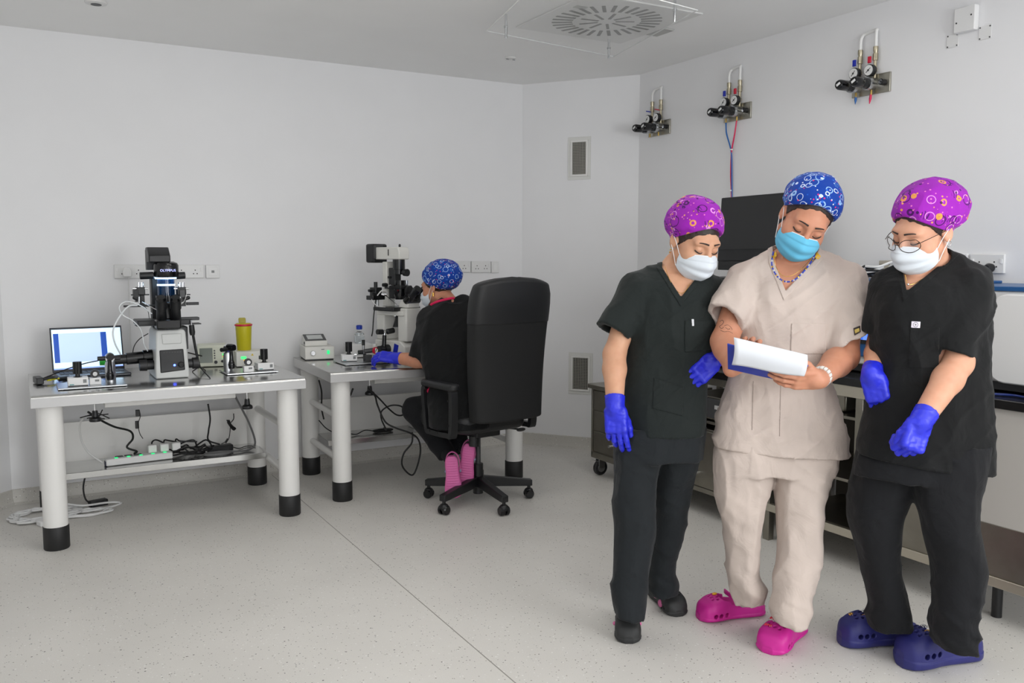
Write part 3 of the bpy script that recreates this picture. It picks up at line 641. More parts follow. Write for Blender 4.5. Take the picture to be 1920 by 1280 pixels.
def coil(name, label, c, rx, ry, turns, m, r, jit=.06, cat='cable', lead=None, k=6):
    rr = random.Random(int(c[0]*1000)); pts = []; n = int(turns*14)
    for i in range(n):
        a = 2*PI*i/14; s = 1+rr.uniform(-jit, jit); pts.append((rx*s*math.cos(a), ry*s*math.sin(a), r+ .35*r*(i/14)+rr.uniform(0,.3)*r))
    if lead: pts += lead
    o = MB().tube(pts, r, 8, k).build(name, m, None); o.location = c; return tag(o, label, cat)
coil('grey_cable_coil', 'grey cable coiled flat on the first shelf', (.985, 5.345, ZS), .075, .035, 3.2, m_cgrey, .006, .05, lead=[(.13,.0,.008),(.20,.02,.01),(.235,.04,.05),(.20,.06,.18),(.13,.08,.34),(.11,.08,.43)])
def cable(name, label, pts, m, r, grp=None):
    base = np.array(min(pts, key=lambda p: p[2])); o = MB().tube([np.array(p)-base for p in pts], r, 8, 8).build(name, m, None); o.location = base; return tag(o, label, 'cable', grp)
Q = lambda px, py, y: tuple(ony(px, py, y))
cable('black_cable', 'thick black cable looping left of the power strip', [Q(165,772,5.15), Q(190,788,5.2), Q(215,800,5.3), Q(244,808,5.36), Q(249,822,5.40), Q(238,838,5.41), (.545,5.405,ZS+.06), (.53,5.395,ZS+.05)], m_cblack, .006)
cable('black_cable', 'straight black cable hanging above the power brick', [Q(390,757,5.42), Q(394,785,5.42), Q(391,808,5.43), Q(391,825,5.44), (1.02,5.45,ZS+.042)], m_cblack, .005)
cable('white_cable', 'white cable hanging left of the power strip', [Q(156,784,5.2), Q(150,795,5.25), Q(152,822,5.32), Q(165,847,5.36), (.36,5.38,ZS+.02)], m_cwhite, .0055)
t = thing('cable_bundle', 'tied black cable bundle hanging near the right rear leg', 'cable', Q(432,802,5.50))
L = np.array(t.location)
MB().tube([np.array(Q(438,775,5.5))-L, np.array(Q(438,785,5.5))-L, np.array(Q(433,792,5.5))-L], .003).build('upper_cable', m_cblack, t)
w = MB()
for k in range(4): w.tube([np.array(Q(425+k*1.5,787,5.5))-L, np.array(Q(431+k,796,5.49))-L, np.array(Q(439+k,806-k,5.5))-L, np.array(Q(434+k,803,5.5))-L, np.array(Q(426+k,791,5.5))-L], .003)
w.build('wound_cable', m_cblack, t); MB().tube([np.array(Q(432,800,5.5))-L, np.array(Q(430,818,5.5))-L, np.array(Q(426,826,5.5))-L, np.array(Q(415,832,5.5))-L], .0025).build('lower_cable', m_cblack, t)
box('inline_plug', m_black, t, tuple(np.array(Q(425,826,5.5))-L), (.012,.012,.03), 0.002, ry=.6)
t = thing('inline_adapter', 'small black adapters hanging on a thin cable below the tray', 'adapter', Q(257,790,5.45)); L = np.array(t.location)
box('upper_block', m_black, t, tuple(np.array(Q(258,774,5.45))-L), (.022,.015,.038), 0.002); box('lower_block', m_black, t, tuple(np.array(Q(257,796,5.45))-L), (.02,.015,.045), 0.002)
tube('cable', m_cblack, t, [np.array(q)-L for q in (Q(261,768,5.45), Q(263,780,5.44), Q(259,795,5.44), Q(262,812,5.45), Q(268,822,5.45))], .0022)
t = thing('cable_gather', 'knot of black cables around the left clamp knob', 'cable', Q(178,780,5.0)); L = np.array(t.location); w = MB()
for k, (p0, p1) in enumerate((((150,783),(205,784)), ((160,780),(203,776)), ((167,778),(192,768)), ((163,784),(196,785)))): w.tube([np.array(Q(*p0,5.0))-L, np.array(Q(176,776+k*2,4.99))-L, np.array(Q(185,775+k*3,5.0))-L, np.array(Q(*p1,5.02))-L], .003)
w.build('strands', m_cblack, t)
# white tubes above the microscope and to the laptop
cable('white_tube', 'clear white tube arching left of the microscope', [Q(285,588,5.1), Q(264,573,5.1), Q(238,565,5.1), Q(224,575,5.1), Q(230,590,5.1), Q(250,602,5.1), Q(265,620,5.12), Q(270,645,5.14), Q(277,658,5.16)], mat('milky_tube', (226,230,232), .3), .003)
cable('white_tube', 'clear white tube bending down in front of the laptop', [Q(258,572,5.12), Q(240,575,5.12), Q(222,597,5.1), Q(212,620,5.1), Q(215,642,5.1), Q(226,664,5.12)], mat('milky_tube'), .0045)
cable('black_cable', 'thin black cable curving beside the microscope base', [Q(278,625,5.2), Q(262,635,5.2), Q(252,648,5.2), Q(248,665,5.2)], m_cblack, .0025)
cable('black_cable', 'black cable running from hub to camera port', [(.075,5.25,ZT+.02), Q(130,690,5.18), Q(160,681,5.17), Q(184,676,5.19)], m_cblack, .003)
cable('black_cable', 'black cable between microscope and cream controller', [Q(353,661,5.3), Q(365,664,5.35), Q(378,667,5.5), Q(384,668,5.55)], m_cblack, .004)
# --- floor cable coil behind the left leg
coil('white_cable_coil', 'loose coil of white cable on the floor by the left leg', (.06, 5.47, 0.0), .17, .12, 7, m_cwhite, .006, .28, lead=[(.20,-.05,.012),(.33,-.02,.012),(.40,.05,.01),(.33,.06,.02),(.2,.02,.03),(.12,.06,.04)])
coil('white_cable_coil', 'second white cable loop under the table edge', (.25, 5.40, 0.0), .14, .06, 3.5, m_cwhite, .006, .2)
t = thing('white_adapter', 'flat white adapter lying among the floor cables', 'adapter', (.085, 5.30, 0), .4); box('body', m_white, t, (0,0,.016), (.13,.06,.03), 0.006); tube('cable', m_cwhite, t, [(.06,0,.016),(.10,.02,.008),(.13,.06,.006)], .004)
t = thing('floor_plug', 'black plug lying behind the left rear leg', 'plug', (.34, 5.56, 0), .3); box('body', m_black, t, (0,0,.018), (.10,.05,.036), 0.005); tube('cable', m_cblack, t, [(-.04,.01,.02),(-.06,.03,.05),(-.06,.05,.12),(-.03,.06,.22)], .005)
# --- second table: shelf items
t = thing('power_brick', 'black power brick on the second shelf', 'adapter', (1.815, 5.50, ZS+.0), -.1); box('body', m_black, t, (0,0,.018), (.10,.055,.034), 0.004); tube('cable', m_cblack, t, [(.05,0,.015),(.10,.01,.006),(.17,.05,.02),(.25,.03,.006)], .0035); tube('lead', m_cblack, t, [(-.04,.0,.02),(-.10,.03,.06),(-.14,.06,.11)], .0035)
coil('black_cable_coil', 'coil of black cable on the second shelf', (2.11, 5.52, ZS+.002), .065, .03, 4, m_cblack, .0045, .1)
t = thing('white_tray', 'small white tray at the right of the second shelf', 'tray', (2.42, 5.57, ZS)); box('dish', m_white, t, (0,0,.018), (.17,.10,.034), 0.006); box('rim', m_ivory, t, (0,0,.036), (.176,.106,.004), 0.001)
R2 = 5.25
cable('black_cable', 'long black cable sagging from second table to the floor', [Q(690,727,4.98), Q(703,742,5.0), Q(708,760,5.02), Q(722,790,5.0), Q(742,802,4.98), Q(770,812,4.95), Q(785,825,4.95), Q(788,850,4.95), Q(778,885,4.95), Q(768,889,4.95), Q(754,872,4.95), Q(757,850,4.95), Q(772,830,4.95), Q(773,810,4.96)], m_cblack, .0055)
cable('black_cable', 'looped black cable hanging below the second table', [Q(690,727,5.0), Q(712,748,5.05), Q(730,767,5.1), Q(745,778,5.1), Q(757,776,5.1), Q(753,762,5.1), Q(733,760,5.12), Q(716,770,5.14), Q(715,785,5.2), Q(724,805,5.35), (2.11,5.50,ZS+.03)], m_cblack, .005)
cable('black_cable', 'thin black cable down the left rear leg', [Q(598,713,5.3), Q(603,735,5.4), Q(603,765,5.5), Q(607,785,5.6)], m_cblack, .005)
cable('black_cable', 'short black loop under the second table corner', [Q(655,727,5.05), Q(652,738,5.05), Q(656,742,5.05), Q(662,728,5.06)], m_cblack, .006)
# ================================================================== CORNER WALL, CEILING, RIGHT WALL FITTINGS
cA = np.array([XC0, YW]); cB = np.array([XW, YC1]); cd_ = (cB-cA)/np.linalg.norm(cB-cA)
def vent(label, s, zc, w, h):
    p = cA+cd_*s; t = thing('wall_vent', label, 'vent', (p[0], p[1], zc), math.atan2(cd_[1], cd_[0]), 'vents in the corner wall')
    f = MB(); b = .014
    for x0, x1, z0, z1 in ((-w/2,w/2,h/2-b,h/2),(-w/2,w/2,-h/2,-h/2+b),(-w/2,-w/2+b,-h/2+b,h/2-b),(w/2-b,w/2,-h/2+b,h/2-b)): f.bb(x0,x1,-.012,0,z0,z1)
    f.build('frame', m_enamel, t, bevel=0.002)
    f = MB(); W, H = w+.045, h+.05
    for x0, x1, z0, z1 in ((-W/2,W/2,h/2,H/2),(-W/2,W/2,-H/2,-h/2),(-W/2,-w/2,-h/2,h/2),(w/2,W/2,-h/2,h/2)): f.bb(x0,x1,-.004,0,z0,z1)
    f.build('surround', mat('vent_surround', (222,222,218), .5), t, bevel=0.001)
    MB().bb(-w/2+b,w/2-b,-.0015,-.0005,-h/2+b,h/2-b).build('backing', mat('vent_dark', (44,44,42), .8), t, smooth=False)
    g = MB(); n = 9
    for k in range(n): x = -w/2+b+(w-2*b)*(k+.5)/n; g.bb(x-.0018,x+.0018,-.010,-.002,-h/2+b,h/2-b)
    g.build('upright_slats', mat('vent_slat', (176,174,166), .4, .3), t, smooth=False)
    g = MB(); n = 20
    for k in range(n): z = -h/2+b+(h-2*b)*(k+.5)/n; g.bb(-w/2+b,w/2-b,-.006,-.003,z-.0016,z+.0016)
    tag(g.build('cross_slats', mat('vent_slat'), t, smooth=False), kind='stuff')
vent('upper narrow wall vent with grey slats', .462, 2.197, .135, .265)
vent('lower wall vent beside the steel cart', .485, .578, .150, .270)
# --- swirl diffuser and the clear plate hung below it
t = thing('ceiling_diffuser', 'square white ceiling diffuser with radial slots', 'air diffuser', (2.90, 4.06, ZC))
MB().bb(-.37,.37,-.37,.37,-.010,-.0005).build('face_plate', mat('diffuser_white', (224,224,222), .4), t, bevel=0.003)
sm = MB().bb(.19,.305,-.010,.010,-.012,-.0095); me = None
for k in range(30):
    if me is None: o = sm.build('slot', mat('slot_dark', (112,112,109), .7), t, smooth=False); me = o.data
    else: o = bpy.data.objects.new('slot', me); COL.objects.link(o); o.parent = t
    o.rotation_euler = (0, 0, 2*PI*k/30+.06)
sm = MB().bb(.05,.155,-.008,.008,-.012,-.0095); me = None
for k in range(9):
    if me is None: o = sm.build('inner_slot', mat('slot_dark'), t, smooth=False); me = o.data
    else: o = bpy.data.objects.new('inner_slot', me); COL.objects.link(o); o.parent = t
    o.rotation_euler = (0, 0, 2*PI*k/9+.2)
box('painted_reflection', mat('reflection_pale', (186,186,183), .6), t, (.42,.05,-.0045), (.08,.16,.007), 0.002); box('painted_reflection', mat('reflection_pale'), t, (-.28,-.16,-.0105), (.07,.05,.002), 0)  # pale boxes stand in for grey reflections in the clear plate
c = [onz(912,57,ZC-.075), onz(1150,105,ZC-.075), onz(1308,18,ZC-.075)]; c.append(c[0]+c[2]-c[1]); cen = (c[0]+c[2])/2
t = thing('clear_plate', 'clear acrylic plate hung on studs below the ceiling diffuser', 'plate', (cen[0], cen[1], ZC))
m_acr = mat('clear_acrylic', (240,242,241), .06, trans=None, alpha=.16); m_acr.blend_method = 'BLEND' if hasattr(m_acr, 'blend_method') else None
MB().prism([(p[0]-cen[0], p[1]-cen[1]) for p in c], -.081, -.075, 'z').build('sheet', m_acr, t, smooth=False)
e = MB()
for k in range(4):
    p = c[k]-cen; q = c[(k+1)%4]-cen; e.tube([(p[0],p[1],-.078),(q[0],q[1],-.078)], .0028, 6, 1)
e.build('edges', mat('acrylic_lit_edge', (232,234,233), .25), t)  # light caught along the clear edges is put into this pale colour
for k in range(4):
    p = (c[k]-cen)*.80; s_ = cyl('stud', m_chrome, t, (p[0],p[1],-.125), (p[0],p[1],0), .007, n=12); cyl('stud_nut', m_alu, s_, (p[0],p[1],-.072), (p[0],p[1],-.062), .012, n=6)
t = thing('ceiling_socket', 'small ragged hole cover in ceiling left of diffuser', 'fitting', (2.883, 5.117, ZC)); MB().lathe([(0,.012),(.5,.035),(1,.038)], (0,0,-.012), (0,0,-.0005), 20).build('cover', mat('diffuser_white'), t); box('spring', m_midgrey, t, (-.02,0,-.012), (.02,.006,.004), 0); box('spring', m_midgrey, t, (.025,0,-.012), (.018,.006,.004), 0)
t = thing('downlight', 'round recessed downlight at the top left of ceiling', 'ceiling lamp', (0.409, 5.089, ZC)); MB().lathe([(0,.030),(.3,.052),(1,.056)], (0,0,-.012), (0,0,-.0005), 28).build('trim_ring', mat('diffuser_white'), t); MB().lathe([(0,.026),(1,.026)], (0,0,-.0135), (0,0,-.0121), 24).build('lens', m_grey, t)
# --- gas regulators
m_gplate = mat('regulator_plate', (176,173,162), .36, 1.0, noise=(12, .12)); m_gauge = mat('gauge_face', (232,232,230), .35); m_ptube = mat('white_pipe', (236,236,234), .35)
def regulator(label, yc, hoses, lever_open):
    "local: +x along the wall towards the viewer's right (-Y), -y out of the wall, z up"
    t = thing('gas_regulator', label, 'regulator', (XW, yc, 2.36), -PI/2, 'gas regulators on the right wall')
    box('back_plate', m_gplate, t, (0,-.006,0), (.235,.012,.10), 0.002)
    cyl('side_valve', m_black, t, (.085,-.012,0), (.085,-.04,0), .016, n=16); cyl('valve_face', m_chrome, t, (.085,-.04,0), (.085,-.044,0), .011, n=12)
    for k, (x, hm) in enumerate(((-.075, m_blue), (.02, m_red))):
        b = MB().lathe([(0,.026),(.6,.028),(.62,.034),(1,.034)], (x,-.012,0), (x,-.075,0), 22).build('regulator_body', m_alu, t)
        k_ = MB().lathe([(0,.026),(.15,.029),(.3,.024),(.34,.027),(.9,.027),(1,.022)], (x,-.075,0), (x,-.17,0), 20).build('adjusting_knob', m_blackg, t)
        box('knob_print', m_white, k_, (x,-.1705,.002), (.026,.001,.012), 0, ry=-.5)
        MB().lathe([(0,.030),(.9,.031),(1,.028)], (x,-.03,.068), (x,-.058,.068), 24).build('gauge_case', m_black, t)
        gf = MB().cyl((x,-.058,.068), (x,-.0595,.068), .0265, n=24).build('gauge_face', m_gauge, t)
        box('needle', m_black, gf, (x,-.0603,.068), (.003,.001,.034), 0, ry=[.7,.9][k]); cyl('hub', m_black, gf, (x,-.0595,.068), (x,-.0612,.068), .005, n=10)
        pp = MB().lathe([(0,.008),(.2,.008),(.21,.013),(.3,.013),(.31,.009),(.55,.009),(.56,.014),(.78,.014),(.79,.010),(.88,.013),(1,.013)], (x+.012,-.022,.03), (x+.012,-.022,.19), 14).build('pipe_fitting', mat('nickel_brass', (176,168,146), .32, 1.0, noise=(70,.2)), t)
        if lever_open: box('lever', hm, t, (x-.012,-.034,.125), (.046,.016,.007), 0.002, ry=.25)
        else: box('lever', hm, t, (x-.010,-.040,.125), (.018,.010,.034), 0.002)
        cyl('outlet', m_brass, t, (x,-.03,-.03), (x,-.03,-.055), .006, n=10)
    tube('white_pipe', m_ptube, t, [(-.063,-.022,.19),(-.063,-.022,.235),(-.060,-.012,.262),(-.045,-.004,.272),(.012,-.004,.280),(.026,-.010,.278),(.032,-.022,.262),(.032,-.022,.19)], .0085, 10)
    if hoses == 'stub':
        MB().lathe([(0,.006),(.4,.007),(1,.001)], (-.075,-.03,-.05), (-.078,-.03,-.09), 10).build('hose_stub', mat('hose_blue', (20,96,170), .4), t); MB().lathe([(0,.006),(.5,.007),(1,.002)], (.02,-.03,-.05), (.012,-.03,-.10), 10).build('hose_stub', mat('hose_red', (214,26,84), .4), t)
    elif hoses == 'long':
        tube('hose', mat('hose_blue', (20,96,170), .4), t, [(-.075,-.03,-.05),(-.068,-.03,-.12),(-.045,-.02,-.20),(-.034,-.015,-.26),(-.030,-.012,-.40),(-.024,-.012,-.56),(-.02,-.02,-.66)], .0045)
        tube('hose', mat('hose_red', (214,26,84), .4), t, [(.02,-.03,-.05),(.006,-.03,-.13),(-.022,-.02,-.20),(-.036,-.015,-.25),(-.040,-.012,-.38),(-.030,-.012,-.50),(-.016,-.02,-.66)], .0045)
        for z in (-.225, -.48): cyl('hose_tie', m_white, t, (-.036,-.016,z-.004), (-.036,-.016,z+.004), .010, n=10)
    return t
regulator('farthest gas regulator with levers turned sideways, near the corner', 4.885, None, True)
regulator('middle gas regulator with blue and red hoses hanging down', 4.122, 'long', False)
regulator('largest nearest gas regulator with short blue and red stubs', 3.140, 'stub', False)
# --- blank box and screw plates high on the right wall
t = thing('junction_box', 'white square blank box high on the right wall', 'wall box', (XW, 2.615, 2.573), -PI/2); box('case', m_sock, t, (0,-.017,0), (.105,.034,.115), 0.004)
cyl('screw', m_black, t, (-.038,-.034,-.012), (-.038,-.0352,-.012), .004, n=10); cyl('screw', m_black, t, (.035,-.034,.012), (.035,-.0352,.012), .004, n=10)
for lab, y, z in (('clear screw plate below left of the white box', 2.690, 2.492), ('clear screw plate below right of the white box', 2.528, 2.496)):
    t = thing('screw_plate', lab, 'plate', (XW, y, z), -PI/2, 'clear screw plates'); box('sheet', mat('screw_sheet', (226,226,225), .3), t, (0,-.002,0), (.062,.003,.062), 0.001)
    for sx in (-1,1):
        for sz in (-1,1): cyl('screw', m_grey, t, (sx*.024,-.0035,sz*.025), (sx*.024,-.0055,sz*.025), .0035, n=8)
# --- right wall sockets with two black plugs
double_socket('white double switched socket holding two black plugs', 2.455, 1.427, 'right', w=.165, h=.088, grp='sockets on the right wall')
double_socket('white double socket behind the rightmost woman', 2.635, 1.43, 'right', w=.165, h=.088, grp='sockets on the right wall')
for lab, y in (('black plug in the left half of the right wall socket', 2.50), ('black plug with hanging cable in the right half of the socket', 2.432)):
    t = thing('black_plug', lab, 'plug', (XW-.016, y, 1.408), -PI/2, 'black plugs on the right wall'); MB().lathe([(0,.020),(.5,.022),(1,.014)], (0,-.001,0), (0,-.040,0), 18).build('body', m_black, t)
    MB().lathe([(0,.011),(1,.007)], (-.002,-.030,-.008), (-.008,-.034,-.05), 12).build('strain_relief', m_black, t); tube('cable', m_cblack, t, [(-.008,-.034,-.05),(-.012,-.03,-.07),(-.03,-.02,-.10)], .004)
# ================================================================== STEEL FURNITURE ALONG THE RIGHT WALL
XF = 3.30
m_blacktop = mat('black_worktop', (22,22,23), .22, noise=(30, .1)); m_panel = mat('bench_white_panel', (196,192,186), .45)
# --- drawer cart on castors
t = thing('steel_cart', 'stainless drawer cart on castors behind the left woman', 'cart', (3.58, 4.50, 0))
fx = XF-3.58
box('top', m_darksteel, t, (.005,0,.603), (.60,.56,.030), 0.004)
MB().bb(fx+.012,.28,-.25,.25,.135,.588).build('carcass', m_darksteel, t, bevel=0.002)
for y0 in (-.25,.235): MB().bb(fx,fx+.014,y0,y0+.016,.135,.588).build('frame_post', m_darksteel, t, bevel=0.002)
for k in range(3):
    z1 = .578-k*.138; d = MB().bb(fx+.003,fx+.014,-.23,.23,z1-.130,z1).build('drawer', m_darksteel, t, bevel=0.003)
    cyl('handle', m_chrome, d, (fx+.003,.02,z1-.066), (fx-.022,.02,z1-.066), .010, n=14)
MB().bb(fx,fx+.014,-.25,.25,.120,.160).build('bottom_rail', m_darksteel, t, bevel=0.002)
for sx in (-.235, .235):
    for sy in (-.205, .205):
        cs = MB().bb(sx-.03,sx+.03,sy-.03,sy+.03,.112,.122).box((sx,sy-.019,.085),(.05,.004,.06)).box((sx,sy+.019,.085),(.05,.004,.06)).build('castor', m_chrome, t, bevel=0.001)
        MB().lathe([(0,.046),(.15,.051),(.85,.051),(1,.046)], (sx,sy-.014,.0515), (sx,sy+.014,.0515), 28).build('wheel', m_rubber, cs); MB().cyl((sx,sy-.0165,.0515),(sx,sy+.0165,.0515),.028, n=20).build('hub', m_alu, cs)
        box('brake_lever', m_chrome, cs, (sx-.045,sy+.0,.105), (.04,.03,.004), 0.001, ry=.3)
# --- desk with base cabinet, between cart and bench
t = thing('steel_desk', 'stainless desk with open shelf and base cabinet behind the women', 'desk', (3.62, 3.70, 0)); o3 = lambda x: x-3.62; oy = lambda y: y-3.70
MB().bb(o3(XF-.01),o3(3.93),oy(3.26),oy(4.20),.795,.835).build('worktop', m_blacktop, t, bevel=0.003)
MB().bb(o3(XF),o3(3.93),oy(3.27),oy(4.19),.755,.795).build('top_frame', m_darksteel, t, bevel=0.002)
MB().bb(o3(XF+.02),o3(3.93),oy(3.27),oy(4.19),.53,.545).build('shelf', m_darksteel, t, bevel=0.002)
for y in (3.28, 4.16):
    MB().bb(o3(XF),o3(XF+.03),oy(y),oy(y+.03),.0,.755).build('post', m_darksteel, t, bevel=0.002); MB().bb(o3(3.89),o3(3.92),oy(y),oy(y+.03),.0,.755).build('post', m_darksteel, t, bevel=0.002)
cb = MB().bb(o3(XF+.012),o3(3.90),oy(3.32),oy(4.15),.135,.50).build('base_cabinet', m_darksteel, t, bevel=0.003)
for y0, y1, ky in ((3.33,3.73,3.68),(3.74,4.14,3.80)):
    d = MB().bb(o3(XF),o3(XF+.011),oy(y0),oy(y1),.165,.49).build('cabinet_door', m_darksteel, cb, bevel=0.003); MB().lathe([(0,.008),(.5,.007),(.6,.013),(1,.012)], (o3(XF),oy(ky),.245), (o3(XF-.03),oy(ky),.245), 16).build('knob', m_chrome, cb)
MB().bb(o3(XF),o3(XF+.011),oy(3.32),oy(4.15),.135,.162).build('plinth_rail', m_darksteel, cb, bevel=0.002)
t = thing('shelf_drawer_unit', 'dark equipment drawer on the open desk shelf', 'equipment', (3.58, 3.62, .5455)); box('case', m_darksteel, t, (.0,0,.075), (.5,.40,.13), 0.004); box('front', m_grey, t, (-.253,0,.075), (.008,.38,.11), 0.003); 
for k in range(3): box('white_tab', m_white, t, (-.258,-.06+k*.012,.085), (.003,.006,.022), 0)
box('foot', m_black, t, (0,0,.005), (.4,.3,.01), 0)
t = thing('imaging_unit', 'grey equipment box with black lid below the monitor', 'equipment', (3.66, 3.72, .8355)); box('case', m_midgrey, t, (0,0,.235), (.42,.50,.45), 0.006); box('lid', m_black, t, (-.01,0,.485), (.46,.54,.045), 0.006); box('white_trim', m_white, t, (-.212,0,.10), (.006,.46,.05), 0.002); box('foot', m_black, t, (0,0,.005), (.34,.42,.01), 0)
t = thing('monitor', 'large black flat monitor facing the room behind the women', 'monitor', (3.66, 3.60, 1.3440), 0)
box('panel', m_black, t, (-.06,0,.275), (.035,.53,.37), 0.006, ry=.06); box('screen', mat('monitor_screen', (30,31,32), .35), t, (-.0795,0,.305), (.002,.51,.29), 0, ry=.06); box('chin', m_blackg, t, (-.068,0,.076), (.037,.52,.07), 0.003, ry=.06)
cyl('stand_neck', m_black, t, (-.01,0,.008), (-.03,0,.22), .022, n=14); box('stand_foot', m_alu, t, (-.03,0,.006), (.20,.24,.010), 0.004)
# --- long bench at the right
t = thing('steel_bench', 'long stainless bench with black worktop at the right edge', 'bench', (3.62, 2.1, 0)); oy = lambda y: y-2.1
MB().bb(o3(XF-.005),o3(3.94),oy(.9),oy(3.20),.868,.905).build('worktop', m_blacktop, t, bevel=0.003)
MB().bb(o3(XF+.003),o3(XF+.043),oy(2.05),oy(3.19),.815,.868).build('top_rail', mat('pale_steel', (205,199,184), .38, 1.0), t, bevel=0.002)
MB().bb(o3(XF+.003),o3(XF+.03),oy(.95),oy(3.19),.155,.195).build('bottom_rail', mat('pale_steel'), t, bevel=0.002)
for y in (3.15, 2.605, 2.09):
    MB().bb(o3(XF+.004),o3(XF+.042),oy(y),oy(y+.04),.0 if y > 3 else .155,.868).build('post', m_darksteel, t, bevel=0.002)
MB().bb(o3(XF+.05),o3(3.92),oy(2.13),oy(3.15),.70,.715).build('upper_shelf', m_darksteel, t, bevel=0.002); MB().bb(o3(XF+.05),o3(3.92),oy(2.13),oy(3.15),.40,.415).build('lower_shelf', m_darksteel, t, bevel=0.002)
MB().bb(o3(3.85),o3(3.93),oy(2.13),oy(3.19),.16,.86).build('rear_panel', mat('dark_back', (70,66,60), .5, .6), t, smooth=False); MB().bb(o3(XF+.05),o3(3.92),oy(2.13),oy(3.15),.16,.175).build('bottom_shelf', m_darksteel, t, bevel=0.002)
MB().bb(o3(XF+.012),o3(XF+.03),oy(.95),oy(2.09),.402,.868).build('front_panel', m_panel, t, bevel=0.002)
MB().bb(o3(XF+.012),o3(XF+.03),oy(.95),oy(2.60),.195,.402).build('lower_panel', m_darksteel, t, bevel=0.002)
MB().bb(o3(XF+.010),o3(XF+.028),oy(2.09),oy(2.60),.402,.62).build('front_panel', m_panel, t, bevel=0.002)
for y in (1.0, 2.0, 3.12): cyl('foot', m_black, t, (o3(XF+.10),oy(y),0), (o3(XF+.10),oy(y),.156), .02, n=14); cyl('foot', m_black, t, (o3(3.85),oy(y),0), (o3(3.85),oy(y),.16), .02, n=14)
box('steel_bin', m_darksteel, t, (o3(3.55),oy(2.88),.765), (.3,.2,.09), 0.01)
# --- white and blue bench device
m_dblue = mat('device_blue', (16,82,140), .35)
t = thing('bench_incubator', 'white benchtop device with blue trim and blue touch screen', 'device', (3.67, 2.30, .9055)); oy = lambda y: y-2.30; o6 = lambda x: x-3.67; dz = .9055
MB().bb(o6(3.46),o6(3.93),oy(1.45),oy(3.10),.045,.415).build('housing', m_white, t, bevel=0.008)
MB().bb(o6(3.452),o6(3.93),oy(1.44),oy(3.11),.415,.434).build('top_trim', m_dblue, t, bevel=0.003); MB().bb(o6(3.47),o6(3.9),oy(2.35),oy(3.0),.434,.446).build('top_tray', m_dblue, t, bevel=0.003)
pn = MB().bb(o6(3.445),o6(3.462),oy(2.40),oy(3.08),.085,.360).build('screen_panel', m_dblue, t, bevel=0.004)
msn = mat('touch_screen', (60,110,220), .25, emit=((60,110,225), .9)); nt = NT(msn); tcn = nt.n('ShaderNodeTexCoord'); vv = nt.n('ShaderNodeTexBrick', i_Scale=2.4, i_Color1=lin((70,120,230)), i_Color2=lin((52,98,215)), i_Mortar=lin((120,160,240))); vv.inputs['Mortar Size'].default_value = .03
mpn = nt.n('ShaderNodeMapping'); mpn.inputs['Rotation'].default_value = (0, PI/2, PI/2); nt.l(tcn.outputs['Object'], mpn.inputs[0]); nt.l(mpn.outputs[0], vv.inputs['Vector']); nt.l(vv.outputs[0], nt.b.inputs['Emission Color'])
MB().bb(o6(3.442),o6(3.446),oy(2.46),oy(2.99),.165,.310).build('touch_screen', msn, pn, smooth=False)
MB().bb(o6(3.4405),o6(3.446),oy(2.44),oy(3.02),.146,.165).build('screen_bezel', m_blackg, pn, smooth=False)
sgn = MB()
for k, (yy, zz, ww) in enumerate(((2.72,.29,.06),(2.70,.27,.05),(2.71,.25,.03),(2.72,.185,.05),(2.76,.175,.03))): sgn.bb(o6(3.4412),o6(3.4425),oy(yy),oy(yy+ww),zz,zz+.008)
sgn.build('screen_text', mat('screen_white', (230,240,255), .4, emit=((220,235,255), 1.0)), pn, smooth=False)
MB().bb(o6(3.50),o6(3.90),oy(1.47),oy(3.08),.006,.046).build('plinth', m_grey, t, bevel=0.002)
dp = rounded_poly(.62, .36, .07, 5, oy(1.80), .225); MB().prism(dp, o6(3.425), o6(3.462), 'x').build('white_door', m_white, t, bevel=0.006)
for y in (1.6, 3.0): cyl('foot', m_black, t, (.0,oy(y),0), (.0,oy(y),.008), .02, n=12)
cable('blue_cable', 'blue cable lying on the black worktop at the right edge', [(3.36,2.06,.911),(3.40,1.98,.912),(3.38,1.90,.911),(3.34,1.84,.911)], mat('hose_navy', (24,44,110), .4), .005)
# cables heaped on the device
tangle('cable_heap', 'heap of white cables on top of the blue and white device', 3.70, 2.93, 1.3525, .12, .14, 4, m_cwhite, .006, .09, seedoff=5)
tangle('cable_heap', 'black cables among the white ones on top of the device', 3.66, 2.80, 1.3525, .08, .14, 2.5, m_cblack, .006, .06, seedoff=9)
t = thing('adapter_box', 'grey box behind the cables on the device', 'box', (3.86, 2.80, 1.3525)); box('case', mat('beige_box', (176,170,156), .5), t, (0,0,.045), (.08,.30,.088), 0.004); box('lid_seam', m_grey, t, (-.0405,0,.07), (.001,.29,.002), 0)
cable('white_cable', 'thin white cable arching between device and wall', [(3.80,2.90,1.36),(3.88,2.78,1.44),(3.91,2.62,1.46),(3.93,2.5,1.40)], m_cwhite, .004)
# ================================================================== OFFICE CHAIR
m_leather = mat('black_leather', (26,27,29), .48, bump=(90, .25, .0015)); m_fabric = mat('black_mesh_fabric', (22,23,24), .75, bump=(420, .3, .001))
CH = thing('office_chair', 'black high-back office chair on five-star castor base', 'chair', (2.33, 4.53, 0), math.radians(8))
